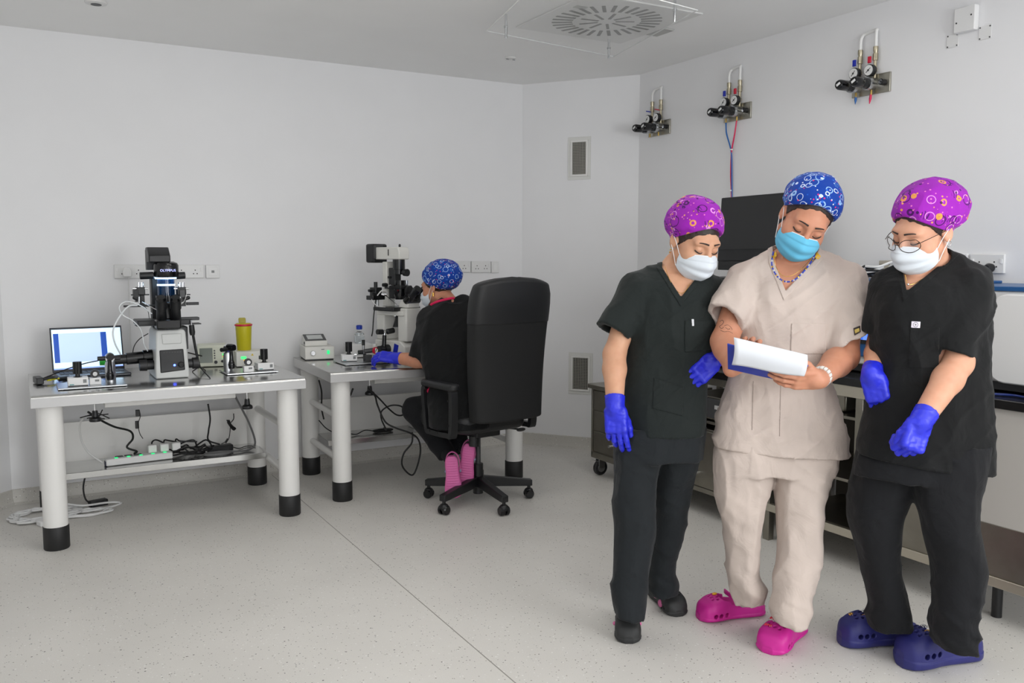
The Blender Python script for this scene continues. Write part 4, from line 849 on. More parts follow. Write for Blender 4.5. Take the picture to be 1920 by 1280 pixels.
# local: +y forward (towards the table)
angs = [math.radians(a-8) for a in (205, 270, 347, 60, 134)]
MB().lathe([(0,.030),(1,.030)], (0,0,.055), (0,0,.235), 22).build('column_sleeve', m_black, CH); MB().cyl((0,0,.235),(0,0,.43),.016).build('gas_spring', m_grey, CH)
for a in angs:
    c, s_ = math.cos(a), math.sin(a); M = Matrix.Rotation(a, 4, 'Z')
    lg = MB().prism([(0,.10),(.31,.078),(.335,.078),(.335,.115),(.31,.118),(0,.165)], -.021, .021, 'y'); lg.xf(M @ Matrix.Rotation(0, 4, 'X')); lo = lg.build('base_leg', m_black, CH, bevel=0.004)
    cs = MB().cyl((.318,0,.05),(.318,0,.085),.010).ball((.318,0,.042),(.028,.030,.024)); cs.xf(M); co = cs.build('castor', m_black, lo)
    w = MB().lathe([(0,.022),(.3,.0275),(1,.0275)], (.318,-.030,.0275), (.318,-.008,.0275), 18).lathe([(0,.0275),(.7,.0275),(1,.022)], (.318,.008,.0275), (.318,.030,.0275), 18); w.xf(Matrix.Rotation(a+.5, 4, 'Z')@Matrix.Translation((.0,0,0))) if False else w.xf(M); w.build('wheels', m_blackg, lo)
box('seat_mechanism', m_black, CH, (0,.0,.435), (.17,.22,.045), 0.006); cyl('mechanism_spring', m_black, CH, (-.07,-.06,.36), (-.07,-.06,.42), .03, n=18)
tube('height_lever', m_black, CH, [(.09,-.02,.435),(.20,-.02,.428),(.29,-.02,.41)], .006); MB().ball((.31,-.02,.405),(.035,.014,.012)).build('lever_grip', m_black, CH)
MB().prism(rounded_poly(.50,.50,.10,5,0,.06), .455, .555, 'z').build('seat_cushion', m_leather, CH, bevel=0.03, seg=4)
# tall back: rounded shell, slightly curved, leather head section
rows = []
for k in range(15):
    z = .535+k*(1.305-.535)/14; f = (z-.535)/(1.305-.535)
    hw = .232+.030*min(1,f*1.3); 
    if f > .88: hw -= .018*((f-.88)/.12)**2
    y = -.245-.055*f+.018*math.sin(PI*f)*1.2; th = .062 if f < .9 else .062-.012*(f-.9)/.1
    rows.append((z, hw, y, th))
def backring(z, hw, y, th, n=40):
    out = []
    for i in range(n):
        a = 2*PI*i/n; c = math.cos(a); s_ = math.sin(a); p = .38
        x = hw*math.copysign(abs(c)**p, c); yy = th*math.copysign(abs(s_)**p, s_); yy += -.035*(1-(x/hw)**2)+.015   # bulge backwards
        zz = z+ (.030*(1-(x/hw)**2) if z > 1.2 else 0)*(z-1.2)/.105
        out.append((x+.035, y+yy, zz))
    return out
def loft(rings, name, m, parent, cap=True, **kw):
    n = len(rings[0]); vs = [v for r in rings for v in r]; fs = []
    for j in range(len(rings)-1):
        for i in range(n): fs.append((j*n+i, j*n+(i+1)%n, (j+1)*n+(i+1)%n, (j+1)*n+i))
    if cap: fs.append(tuple(reversed(range(n)))); fs.append(tuple((len(rings)-1)*n+i for i in range(n)))
    return MB().add(vs, fs).build(name, m, parent, **kw)
bk = loft([backring(*r) for r in rows], 'backrest', m_fabric, CH, bevel=0.012, seg=3)
hdp = loft([backring(z, hw+.003, y-.0, th+.003) for z, hw, y, th in rows if z > 1.08]+[backring(rows[-1][0]+.012, rows[-1][1]-.015, rows[-1][2], rows[-1][3]-.018)], 'headrest_cover', m_leather, CH, bevel=0.010, seg=3)
# arm rests: padded top, open loop frame
for sx in (-1, 1):
    x = sx*.285
    ar = MB().prism(rounded_poly(.07,.34,.03,4,x,-.03), .715, .755, 'z').build('armrest_pad', m_leather, CH, bevel=0.014, seg=3)
    fr_ = MB()
    pts = [(x,.10,.715),(x,.125,.69),(x,.115,.58),(x,.095,.47),(x,.06,.455),(x,-.12,.46),(x,-.16,.48),(x,-.165,.69),(x,-.15,.715)]
    rings = []
    P = [Vector(p) for p in catmull(pts, 5)]
    for i, p in enumerate(P):
        d = (P[min(i+1,len(P)-1)]-P[max(i-1,0)]).normalized(); nn = Vector((1,0,0)); b_ = d.cross(nn)
        rings.append([p+nn*(.022*a)+b_*(.015*c) for a, c in ((-1,-1),(1,-1),(1,1),(-1,1))])
    lp = loft(rings, 'arm_frame', m_black, CH, bevel=0.004)
    for y, z in ((-.148,.66),(-.148,.52),(-.03,.462),(.05,.462)): box('bolt', m_blackg, lp, (x+sx*.0225,y,z), (.003,.012,.012), 0)
# ================================================================== SOLID MODELLING FOR THE FIGURES
def _n(v): v = np.asarray(v, float); return v/np.linalg.norm(v)
def smin(a, b, k):
    h = np.clip(0.5+0.5*(b-a)/k, 0, 1); return b+(a-b)*h-k*h*(1-h)
def smax(a, b, k): return -smin(-a, -b, k)
def rc(a, b, r1, r2):
    a = np.asarray(a, float); b = np.asarray(b, float); ba = b-a; l2 = float(ba@ba); rr = r1-r2; a2 = max(l2-rr*rr, 1e-9); il2 = 1/l2
    def f(P):
        pa = P-a; y = pa@ba; z = y-l2; q = pa*l2-y[:, None]*ba; x2 = (q*q).sum(1); y2 = y*y*l2; z2 = z*z*l2; k = math.copysign(1, rr)*rr*rr*x2
        return np.where(np.sign(z)*a2*z2 > k, np.sqrt(x2+z2)*il2-r2, np.where(np.sign(y)*a2*y2 < k, np.sqrt(x2+y2)*il2-r1, (np.sqrt(x2*a2*il2)+y*rr)*il2-r1))
    return f
def chain_rc(pts, rs, k=.012):
    fs = [rc(pts[i], pts[i+1], rs[i], rs[i+1]) for i in range(len(pts)-1)]
    return lambda P: _un(fs, P, k)
def _un(fs, P, k):
    d = fs[0](P)
    for g in fs[1:]: d = smin(d, g(P), k)
    return d
def un(fs, k): return lambda P: _un(fs, P, k)
def ell(c, r, R=None):
    c = np.asarray(c, float); r = np.asarray(r, float)
    def f(P):
        q = P-c
        if R is not None: q = q@R
        k0 = np.linalg.norm(q/r, axis=1); k1 = np.linalg.norm(q/(r*r), axis=1)+1e-9
        return k0*(k0-1)/k1
    return f
def rbox(c, h, rad, R=None):
    c = np.asarray(c, float); h = np.asarray(h, float)-rad
    def f(P):
        q = P-c
        if R is not None: q = q@R
        q = np.abs(q)-h
        return np.linalg.norm(np.maximum(q, 0), axis=1)+np.minimum(q.max(1), 0)-rad
    return f
def plane(p, n):
    p = np.asarray(p, float); n = _n(n); return lambda P: (P-p)@n
def smooth_table(z, cols, m=80):
    z = np.asarray(z, float); o = np.argsort(z); z = z[o]; zz = np.linspace(z[0], z[-1], m); out = []
    for c in cols:
        c = np.asarray(c, float)[o]; t = np.gradient(c, z); i = np.clip(np.searchsorted(z, zz)-1, 0, len(z)-2); h = z[i+1]-z[i]; s = (zz-z[i])/h
        out.append((2*s**3-3*s**2+1)*c[i]+(s**3-2*s**2+s)*h*t[i]+(-2*s**3+3*s**2)*c[i+1]+(s**3-s**2)*h*t[i+1])
    return zz, out
def rows(rs, p=2.3, end=True):
    "stack of ovals; each row: (px left, px right, py, distance, half depth)"
    Z, X, Y, A, B = [], [], [], [], []
    for l, r, y, d, hb in rs:
        L = atd(l, y, d); R_ = atd(r, y, d); c = (L+R_)/2; Z.append(c[2]); X.append(c[0]); Y.append(c[1]); A.append(np.linalg.norm(R_-L)/2); B.append(hb)
    zz, (X, Y, A, B) = smooth_table(Z, (X, Y, A, B)); z0, z1 = zz[0], zz[-1]
    def f(P):
        z = P[:, 2]; zc = np.clip(z, z0, z1); qx = P[:, 0]-np.interp(zc, zz, X); qy = P[:, 1]-np.interp(zc, zz, Y)
        u = qx*_rt[0]+qy*_rt[1]; w = qx*_hf[0]+qy*_hf[1]; a = np.interp(zc, zz, A); b = np.interp(zc, zz, B)
        rho = (np.abs(u/a)**p+np.abs(w/b)**p)**(1/p)+1e-6; rad = np.sqrt(u*u+w*w)+1e-9
        d = np.maximum(rad*(1-1/rho), (rho-1)*np.minimum(a, b))
        return np.maximum(d, np.maximum(z-z1, z0-z)) if end else d
    f.zr = (z0, z1); f.center = lambda z: np.array([np.interp(z, zz, X), np.interp(z, zz, Y), z])
    return f
_perm = np.random.RandomState(5).rand(64, 64, 64).astype(np.float32)
def noise(P, s, seed=0):
    q = P*np.asarray(s, float)+seed*17.37; i = np.floor(q).astype(int); t = q-i; t = t*t*(3-2*t); i &= 63; j = (i+1) & 63; r = 0
    for dx in (0, 1):
        for dy in (0, 1):
            for dz in (0, 1):
                w = (t[:, 0] if dx else 1-t[:, 0])*(t[:, 1] if dy else 1-t[:, 1])*(t[:, 2] if dz else 1-t[:, 2])
                r = r+w*_perm[(j if dx else i)[:, 0], (j if dy else i)[:, 1], (j if dz else i)[:, 2]]
    return r*2-1
_RC = np.stack([_rt, _hf, np.array([0, 0, 1.0])], 1)      # columns: right, away, up
def folds(P, amp, s, seed=0, shear=0.0):
    "cloth folds: sharp ridges in right/away/up space"
    q = P@_RC
    if shear: q = q.copy(); q[:, 2] += shear*q[:, 0]
    n = noise(q, s, seed); n2 = noise(q+.31, np.asarray(s)*2.1, seed+3)
    return amp*((1-np.abs(n))**2*1.4-.7+.35*n2)
def project(P):
    v = P-_C; d = v@_fw; return 960+F_PX*(v@_rt)/d, 640-F_PX*(v@_up)/d, d
def ppoly(pts, front=None):
    "prism through a convex picture outline (clockwise in the picture); front=(distance) keeps only the near side"
    pts = np.asarray(pts, float); cen = pts.mean(0)
    def f(P):
        x, y, d = project(P); o = np.full(len(P), -1e9)
        for i in range(len(pts)):
            a = pts[i]; b = pts[(i+1) % len(pts)]; e = (b-a)/np.linalg.norm(b-a); n = np.array([e[1], -e[0]])
            if (cen-a)@n > 0: n = -n
            o = np.maximum(o, (x-a[0])*n[0]+(y-a[1])*n[1])
        o = o*d/F_PX
        return np.maximum(o, d-front) if front is not None else o
    return f
def hit(fn, px, py, d0, d1, lift=0.0):
    "first point of a solid along a picture ray"
    ds = np.linspace(d0, d1, 400); v = fn(np.array([atd(px, py, d) for d in ds])); i = np.argmax(v < 0); return atd(px, py, ds[i]-lift)
def isosurface(fn, lo, hi, h, refine=1):
    lo = np.asarray(lo, float); hi = np.asarray(hi, float); B = 4
    nc = np.maximum(1, np.ceil((hi-lo)/(h*B)).astype(int)); n = nc*B+1
    cx = [lo[i]+(np.arange(nc[i])+.5)*h*B for i in range(3)]
    C = np.stack(np.meshgrid(*cx, indexing='ij'), -1).reshape(-1, 3); dc = fn(C).reshape(nc)
    near = np.abs(dc) < h*B*1.35+.006
    V = np.empty(n, np.float32); sg = np.where(dc < 0, -1.0, 1.0).astype(np.float32)
    V[:-1, :-1, :-1] = np.repeat(np.repeat(np.repeat(sg, B, 0), B, 1), B, 2); V[-1] = V[-2]; V[:, -1] = V[:, -2]; V[:, :, -1] = V[:, :, -2]
    M = np.zeros(n, bool); nb = np.repeat(np.repeat(np.repeat(near, B, 0), B, 1), B, 2)
    for a in (0, 1):
        for b in (0, 1):
            for c in (0, 1): M[a:n[0]-1+a, b:n[1]-1+b, c:n[2]-1+c] |= nb
    idx = np.argwhere(M)
    if not len(idx): return np.zeros((0, 3)), np.zeros((0, 4), int)
    V[M] = fn(lo+idx*h)
    V[0] = np.maximum(V[0], 1e-4); V[-1] = np.maximum(V[-1], 1e-4); V[:, 0] = np.maximum(V[:, 0], 1e-4); V[:, -1] = np.maximum(V[:, -1], 1e-4); V[:, :, 0] = np.maximum(V[:, :, 0], 1e-4); V[:, :, -1] = np.maximum(V[:, :, -1], 1e-4)
    S = V < 0; cell = np.zeros(n-1, np.int8)
    for a in (0, 1):
        for b in (0, 1):
            for c in (0, 1): cell += S[a:n[0]-1+a, b:n[1]-1+b, c:n[2]-1+c]
    act = (cell > 0) & (cell < 8); ai = np.argwhere(act); ids = np.full(n-1, -1, np.int64); ids[act] = np.arange(len(ai))
    acc = np.zeros((len(ai), 3)); cnt = np.zeros(len(ai)); cor = [(a, b, c) for a in (0, 1) for b in (0, 1) for c in (0, 1)]
    vals = {k: V[ai[:, 0]+k[0], ai[:, 1]+k[1], ai[:, 2]+k[2]].astype(float) for k in cor}
    for k in cor:
        for ax in range(3):
            if k[ax] == 0:
                k2 = tuple(1 if i == ax else k[i] for i in range(3)); va, vb = vals[k], vals[k2]; m = (va < 0) != (vb < 0)
                t = np.where(m, va/(va-vb+1e-20), 0); p = np.tile(np.array(k, float), (len(ai), 1)); p[:, ax] += t; acc[m] += p[m]; cnt[m] += 1
    X = lo+(ai+acc/np.maximum(cnt, 1)[:, None])*h; F = []
    for ax in range(3):
        u, w = [(1, 2), (2, 0), (0, 1)][ax]
        sl0 = [slice(None)]*3; sl1 = [slice(None)]*3; sl0[ax] = slice(0, n[ax]-1); sl1[ax] = slice(1, n[ax])
        ch = S[tuple(sl0)] != S[tuple(sl1)]; e = np.argwhere(ch); e = e[(e[:, u] > 0) & (e[:, w] > 0) & (e[:, u] < n[u]-1) & (e[:, w] < n[w]-1)]
        if not len(e): continue
        def c_(du, dw):
            q = e.copy(); q[:, u] += du; q[:, w] += dw; return ids[q[:, 0], q[:, 1], q[:, 2]]
        q = np.stack([c_(-1, -1), c_(0, -1), c_(0, 0), c_(-1, 0)], 1); ins = S[e[:, 0], e[:, 1], e[:, 2]]
        q[~ins] = q[~ins][:, ::-1]; F.append(q)
    F = np.concatenate(F); F = F[(F >= 0).all(1)]
    for _ in range(refine):
        eps = h*.35; d = fn(X); g = np.stack([fn(X+np.eye(3)[i]*eps)-d for i in range(3)], 1)/eps; gl = (g*g).sum(1)+1e-6
        X = X-np.clip(d/gl, -h*.6, h*.6)[:, None]*g*.8
    return X, F
def sdf_mesh(name, pieces, m, parent):
    "pieces: list of (fn, lo, hi, h); all end up in one mesh under parent (world space in, parent-local out)"
    Vs, Fs, k = [], [], 0
    for fn, lo, hi, h in pieces:
        X, F = isosurface(fn, lo, hi, h); Vs.append(X); Fs.append(F+k); k += len(X)
    X = np.concatenate(Vs); F = np.concatenate(Fs); L = np.array([sum(q.location[i] for q in chain(parent)) for i in range(3)]); X = X-L
    me = bpy.data.meshes.new(name); me.vertices.add(len(X)); me.vertices.foreach_set('co', X.astype(np.float32).ravel())
    me.loops.add(len(F)*4); me.loops.foreach_set('vertex_index', F.astype(np.int32).ravel()); me.polygons.add(len(F)); me.polygons.foreach_set('loop_start', np.arange(0, len(F)*4, 4, dtype=np.int32))
    me.update(calc_edges=True); me.validate(); me.polygons.foreach_set('use_smooth', np.ones(len(me.polygons), bool)); me.materials.append(m)
    o = bpy.data.objects.new(name, me); COL.objects.link(o); o.parent = parent; return o
def bounds(pts, pad):
    P = np.array(pts); return P.min(0)-pad, P.max(0)+pad
def frame(fwd, up):
    Y = _n(fwd); Z = np.asarray(up, float); Z = _n(Z-Y*(Z@Y)); return np.stack([np.cross(Y, Z), Y, Z], 1)     # columns X, Y, Z
class Local:
    "a rotated, scaled frame: local solids can be used in world space"
    def __init__(s, o, R, sc=1.0): s.o = np.asarray(o, float); s.R = R; s.s = sc
    def w(s, p): return s.o+s.R@(np.asarray(p, float)*s.s)
    def fn(s, f): return lambda P: f((P-s.o)@s.R/s.s)*s.s
    def ws(s, pts): return [s.w(p) for p in pts]
# ---------------------------------------------------------------- head
def head_solids():
    cr = ell((0,-.014,.036), (.075,.093,.086)); fs = [cr, ell((0,.028,-.028), (.063,.066,.086)), ell((0,.066,-.098), (.030,.026,.023)), ell((.042,.05,-.035), (.026,.034,.034)), ell((-.042,.05,-.035), (.026,.034,.034)), ell((0,.074,.024), (.052,.022,.018))]
    jaw = [rc((.05,.0,-.055), (.014,.062,-.098), .022, .020), rc((-.05,.0,-.055), (-.014,.062,-.098), .022, .020)]
    base = un(fs+jaw, .022)
    nose = un([rc((0,.088,.016), (0,.108,-.026), .009, .012), ell((.011,.099,-.032), (.009,.010,.008)), ell((-.011,.099,-.032), (.009,.010,.008))], .010)
    sock = un([ell((.032,.102,.004), (.020,.020,.014)), ell((-.032,.102,.004), (.020,.020,.014))], .004)
    lids = un([ell((.0315,.0745,.002), (.0165,.0150,.0135)), ell((-.0315,.0745,.002), (.0165,.0150,.0135))], .002)
    lips = un([ell((0,.097,-.062), (.020,.010,.006)), ell((0,.095,-.072), (.018,.010,.007))], .004)
    Re = frame((.25,1,0), (0,-.25,1)); Re2 = frame((-.25,1,0), (0,-.25,1))
    ears = un([ell((.077,-.012,-.002), (.007,.019,.032), Re2), ell((-.077,-.012,-.002), (.007,.019,.032), Re)], .004)
    earin = un([ell((.085,-.010,.004), (.006,.011,.019), Re2), ell((-.085,-.010,.004), (.006,.011,.019), Re)], .004)
    def f(P):
        d = smin(base(P), nose(P), .012); d = smax(d, -sock(P), .010); d = smin(d, lids(P), .004); d = smin(d, lips(P), .006)
        return smin(d, smax(ears(P), -earin(P), .005), .008)
    return f, cr
HEAD, CRAN = head_solids()
_u = _n((0,.54,-.842))
def cap_edge(z): return plane((0,.094-max(0,z-.066)*.4,z), _u)      # plane of the cap's edge (outward = below)
def cap_fn(puff=1.0, seed=0, cz=.088):
    e = un([ell((0,-.022,.052), (.094,.116,.092)), ell((0,-.075,.045*puff), (.084*puff,.072*puff,.074*puff)), ell((0,-.03,.092), (.072,.080,.055))], .03); pl = cap_edge(cz); band = ell((0,-.014,.036), (.086,.106,.098))
    def f(P):
        d = e(P)-.0055*((1-np.abs(noise(P, (17,17,24), seed)))**2)+.0022*noise(P, (44,44,44), seed+2)+.003
        x = P[:, 0]; s = pl(P)-.75*np.abs(x)**1.5
        t = np.clip((-s)/.03, 0, 1); d = np.minimum(d*1, 1e9); d = smin(np.where(t < 1, d+(1-t)*(1-t)*.010, d), np.maximum(band(P), s), .006)
        return smax(d, s, .003)
    return f
def hair_fn(drop, cz=.088):
    h = ell((0,-.016,.034), (.080,.097,.090)); pl = cap_edge(cz)
    def f(P):
        s = pl(P)-.75*np.abs(P[:, 0])**1.5; side = np.clip((np.abs(P[:, 0])-.05)/.03, 0, 1)*np.clip((.045-P[:, 1])/.04, 0, 1)
        return np.maximum(h(P)-.0015*noise(P, (30,160,120), 1), s-drop-.028*side-.012*np.clip(-P[:, 1]/.08, 0, 1)+.004*noise(P, (90,90,90), 4))
    return f
def mask_mesh(loc, name, m, parent, m_in=None, pleat=.0035):
    "pleated face mask wrapped round nose and chin, as a thin curved sheet"
    N, T = 41, 25; vs = []
    prof_t = [0, .12, .28, .5, .72, .88, 1.0]; fy = [.108, .124, .131, .128, .119, .105, .076]; fz = [-.010, -.020, -.034, -.060, -.086, -.105, -.123]
    for j in range(T):
        t = j/(T-1); yc = np.interp(t, prof_t, fy); zc = np.interp(t, prof_t, fz)
        for i in range(N):
            s = 2*i/(N-1)-1; a = abs(s); yb = .030; zb = -.038+(-.046)*t
            x = .071*math.sin(a*PI/2*.98)*(1-.10*abs(t-.45)); w = a**1.75
            y = yc*(1-w)+yb*w; ridge = .016*(1-min(1, a*3.2)**1.2)*(1-t)**1.5 if t < .4 else 0
            z = zc*(1-a**1.4)+zb*a**1.4; y -= .012*(1-math.exp(-(a/.25)**2))*(1-t)*(1-a)
            pl = pleat*math.sin(t*PI*2*3.2)*(1-a)**.5*(1 if .18 < t < .92 else 0)
            vs.append((math.copysign(x, s), y+pl, z))
    fs = [(j*N+i, j*N+i+1, (j+1)*N+i+1, (j+1)*N+i) for j in range(T-1) for i in range(N-1)]
    W = [loc.w(v) for v in vs]; o = MB().add(W, fs).build(name, m, parent, world=True); sd = o.modifiers.new('thickness', 'SOLIDIFY'); sd.thickness = .0022; sd.offset = 1; su = o.modifiers.new('smooth', 'SUBSURF'); su.levels = 1; su.render_levels = 1
    for sx in (-1, 1):
        for z0, z1 in ((-.039, .010), (-.083, -.022)):
            MB().tube(loc.ws([(sx*.070,.031,z0), (sx*.077,.008,(z0+z1)/2+.004), (sx*.083,-.012,z1)]), .0014, 6).build('ear_loop', mat('elastic_white', (238,238,238), .6), o, world=True)
    # piping along the top edge
    MB().tube([np.array(W[i])+loc.R@np.array([0,.0015,0]) for i in range(0, N, 2)], .0022, 6, 2).build('nose_wire_band', mat('mask_band', (240,240,241), .6), o, world=True)
    return o
def face_details(loc, body, hair_m, brow_w=.0028, lash=True):
    for sx in (-1, 1):
        MB().tube(loc.ws([(sx*.012,.0990,.0270), (sx*.026,.0968,.0300), (sx*.040,.0880,.0285), (sx*.052,.0735,.0200)]), lambda t: brow_w*(1-.65*t)+.0004, 8).build('eyebrow', hair_m, body, world=True)
        MB().tube(loc.ws([(sx*.0165,.0835,-.005), (sx*.024,.0885,-.0085), (sx*.032,.0898,-.0092), (sx*.041,.0862,-.0068), (sx*.048,.0785,-.002)]), lambda t: .0014+.0010*t, 6).build('eyelashes', mat('lash_dark', (30,20,18), .6), body, world=True)
# ---------------------------------------------------------------- hands
def hand_fn(side, curl=(25,30,20), spread=4, thumb=(35,10,15), grow=0.0, sc=1.0, fist=0):
    "local: wrist at origin, +y to the fingers, +z back of the hand, thumb on side*x"
    fs = [rbox((0,.047,0), (.039+grow,.046+grow,.0125+grow), .012), ell((side*.022,.030,-.006), (.020+grow,.032+grow,.015+grow)), rc((0,-.012,0), (0,.02,0), .026+grow, .024+grow)]
    palm = un(fs, .012); fing = []
    for q, (x, L, r) in enumerate(((.029,(.043,.026,.021),.0092), (.0095,(.047,.030,.022),.0094), (-.0105,(.044,.028,.022),.0090), (-.029,(.035,.021,.019),.0080))):
        p = np.array([side*x, .088-.006*abs(q-1.2), .001]); az = side*math.radians((1.5-q)*spread); ang = 0; c = curl[q] if isinstance(curl[0], (tuple, list)) else curl; P_ = [p+np.array([0,-.02,0]), p]; 
        for l, cu in zip(L, c):
            ang += math.radians(cu); d = np.array([math.sin(az)*math.cos(ang), math.cos(az)*math.cos(ang), -math.sin(ang)]); P_.append(P_[-1]+d*l)
        fing.append(chain_rc(P_, [r+grow+.001, r+grow, r*.93+grow, r*.88+grow, r*.78+grow], .004))
    t0 = np.array([side*.024,.018,-.006]); a0, a1, a2 = [math.radians(v) for v in thumb]; P_ = [t0]; ang = a0; dz = -.35
    for l, da in ((.040,0),(.032,-a1),(.026,-a2)): ang += da; P_.append(P_[-1]+_n((side*math.sin(ang), math.cos(ang), dz))*l)
    fing.append(chain_rc(P_, [.015+grow,.0115+grow,.0100+grow,.0082+grow], .006))
    def f(P):
        d = palm(P); 
        fd = None
        for g in fing: v = g(P); fd = v if fd is None else np.minimum(fd, v)
        return smin(d, fd, .007)
    return f
def clog_fn(L=.255, W=.100, plat=0.0, heel_h=.058, toe_h=.068, strap=True):
    "local: heel at y=0, toe at y=L, sole on z=0"
    ys = [0,.015,.05,.10,.145,.19,.225,.245,L]; hw = [.018,.030,.036,.037,.043,W/2,W/2*.97,W/2*.74,.018]; ht = [.040,heel_h,heel_h,heel_h+.004,.086,.083,toe_h,.050,.028]
    yy, (HW, HT) = smooth_table(ys, (hw, ht))
    iy = [.004,.02,.05,.10,.14,.19,.22,.238,.245]; ihw = [.012,.022,.027,.028,.034,.041,.038,.026,.010]; iht = [.2,.2,.2,.2,.14,.076,.058,.040,.022]
    y2, (IW, IT) = smooth_table(iy, (ihw, iht))
    def loft_d(x, y, z, yt, A, T, z0, p):
        yc = np.clip(y, yt[0], yt[-1]); a = np.interp(yc, yt, A); t = np.interp(yc, yt, T); zc = z0+(t-z0)*.42; b = np.where(z > zc, t-zc, zc-z0); rho = (np.abs(x/a)**p+np.abs((z-zc)/b)**p)**(1/p)+1e-6; r = np.sqrt(x*x+(z-zc)**2)+1e-9
        return np.maximum(r*(1-1/rho), np.maximum(yt[0]-y, y-yt[-1]))
    hol = [((side*(W/2-.004), y, .026+plat), (1,0,0), .0080) for side in (-1, 1) for y in (.165,.188,.209)]
    top = [((x, y, .08), (0,0,1), .0052) for x, y in ((0,.165),(.02,.172),(-.02,.172),(.01,.188),(-.01,.188),(.026,.192),(-.026,.192),(0,.205),(.018,.208),(-.018,.208))]
    def f(P):
        x, y, z = P[:, 0], P[:, 1], P[:, 2]-plat; zs = np.where(P[:, 2] < plat, 0, 1)
        d = loft_d(x, y, P[:, 2]*1.0, yy, HW, HT+plat, 0.0, 3.0)
        sole = np.maximum(loft_d(x, y, P[:, 2], yy, HW+.003, HT+plat, 0.0, 4.0), P[:, 2]-.016-plat*.6); d = smin(d, sole, .004)
        inn = loft_d(x, y, z, y2, IW, IT, .020, 2.6); inn = np.maximum(inn, .018-z); d = smax(d, -inn, .004)
        q = np.hypot(np.abs(y-.118)/.9, np.maximum(0, .112-z)); op = np.maximum(np.maximum(heel_h+.002-z, y-.150+.9*(np.abs(x)/.06)**2*.02), -y-1); d = smax(d, -np.maximum(op, np.abs(x)-.05), .004)
        for c, ax, r in hol+top:
            dd = P-np.array(c); k = [i for i in range(3) if ax[i] == 0]; d = np.maximum(d, -np.maximum(np.sqrt(dd[:, k[0]]**2+dd[:, k[1]]**2)-r, np.abs(dd[:, [i for i in range(3) if ax[i]][0]])-.03))
        tread = .0016*(np.sin(y*420) > .3)*(P[:, 2] < .004); return d+tread
    return f
# ---------------------------------------------------------------- cloth, skin and print materials
def cloth(name, col, rough=.85, sheen=.25, weave=900, wr=.35):
    m = mat(name, col, rough); t = NT(m); tc = t.n('ShaderNodeTexCoord'); o = tc.outputs['Object']; t.b.inputs['Sheen Weight'].default_value = sheen*.25; t.b.inputs['Specular IOR Level'].default_value = .25
    a = t.n('ShaderNodeTexNoise', i_Scale=9.0, i_Detail=4.0, i_Distortion=1.2); t.l(o, a.inputs['Vector']); b = t.n('ShaderNodeTexNoise', i_Scale=float(weave), i_Detail=1.0); t.l(o, b.inputs['Vector'])
    bn = t.n('ShaderNodeBump', i_Strength=min(1,wr*1.6), i_Distance=.014); t.l(a.outputs[0], bn.inputs['Height']); b2 = t.n('ShaderNodeBump', i_Strength=.12, i_Distance=.0008); t.l(b.outputs[0], b2.inputs['Height']); t.l(bn.outputs[0], b2.inputs['Normal']); t.l(b2.outputs[0], t.b.inputs['Normal'])
    c = lin(col); v = t.n('ShaderNodeTexNoise', i_Scale=5.0, i_Detail=3.0); t.l(o, v.inputs['Vector']); t.l(t.ramp(v.outputs[0], [(.3, tuple(x*.92 for x in c[:3])+(1,)), (.7, tuple(min(1, x*1.07) for x in c[:3])+(1,))]), t.b.inputs['Base Color'])
    return m
def skin(name, col):
    m = mat(name, col, .48, sss=.18); t = NT(m); tc = t.n('ShaderNodeTexCoord'); v = t.n('ShaderNodeTexNoise', i_Scale=28.0, i_Detail=5.0); t.l(tc.outputs['Object'], v.inputs['Vector']); c = lin(col)
    t.l(t.ramp(v.outputs[0], [(.3, (c[0]*.95, c[1]*.90, c[2]*.88, 1)), (.7, (min(1, c[0]*1.04), min(1, c[1]*1.05), min(1, c[2]*1.06), 1))]), t.b.inputs['Base Color'])
    w = t.n('ShaderNodeTexNoise', i_Scale=700.0); t.l(tc.outputs['Object'], w.inputs['Vector']); t.bump(w.outputs[0], .08, .0006); t.b.inputs['Specular IOR Level'].default_value = .35; return m
def print_cloth(name, base, motifs, thr=(.0105,.0135)):
    "cap cotton with scattered rings, discs and small marks"
    m = cloth(name, base, .8, .2, 1200, .25); t = NT(m); src = t.b.inputs['Base Color'].links[0].from_socket; tc = t.n('ShaderNodeTexCoord'); col = src
    for sc, kind, cc, seed in motifs:
        mp = t.n('ShaderNodeMapping'); mp.inputs['Location'].default_value = (seed, seed*.7, seed*1.3); t.l(tc.outputs['Object'], mp.inputs[0]); v = t.n('ShaderNodeTexVoronoi', i_Scale=float(sc), i_Randomness=.85); t.l(mp.outputs[0], v.inputs['Vector']); D = v.outputs['Distance']
        s = t.n('ShaderNodeSeparateColor'); t.l(v.outputs['Color'], s.inputs[0]); on = t.math('GREATER_THAN', s.outputs[0], .30)
        if kind == 'ring': k = t.math('MULTIPLY', t.math('GREATER_THAN', D, .30), t.math('LESS_THAN', D, .36))
        elif kind == 'fat': k = t.math('MULTIPLY', t.math('GREATER_THAN', D, .16), t.math('LESS_THAN', D, .27))
        elif kind == 'dot': k = t.math('LESS_THAN', D, .17)
        else:
            w = t.n('ShaderNodeTexWave', i_Scale=float(sc)*1.6, i_Distortion=6.0); t.l(mp.outputs[0], w.inputs['Vector']); k = t.math('MULTIPLY', t.math('GREATER_THAN', w.outputs['Fac'], .8), t.math('LESS_THAN', D, .30))
        col = t.mix(t.math('MULTIPLY', t.math('MULTIPLY', k, on), .9), col, lin(cc))
    t.l(col, t.b.inputs['Base Color']); return m
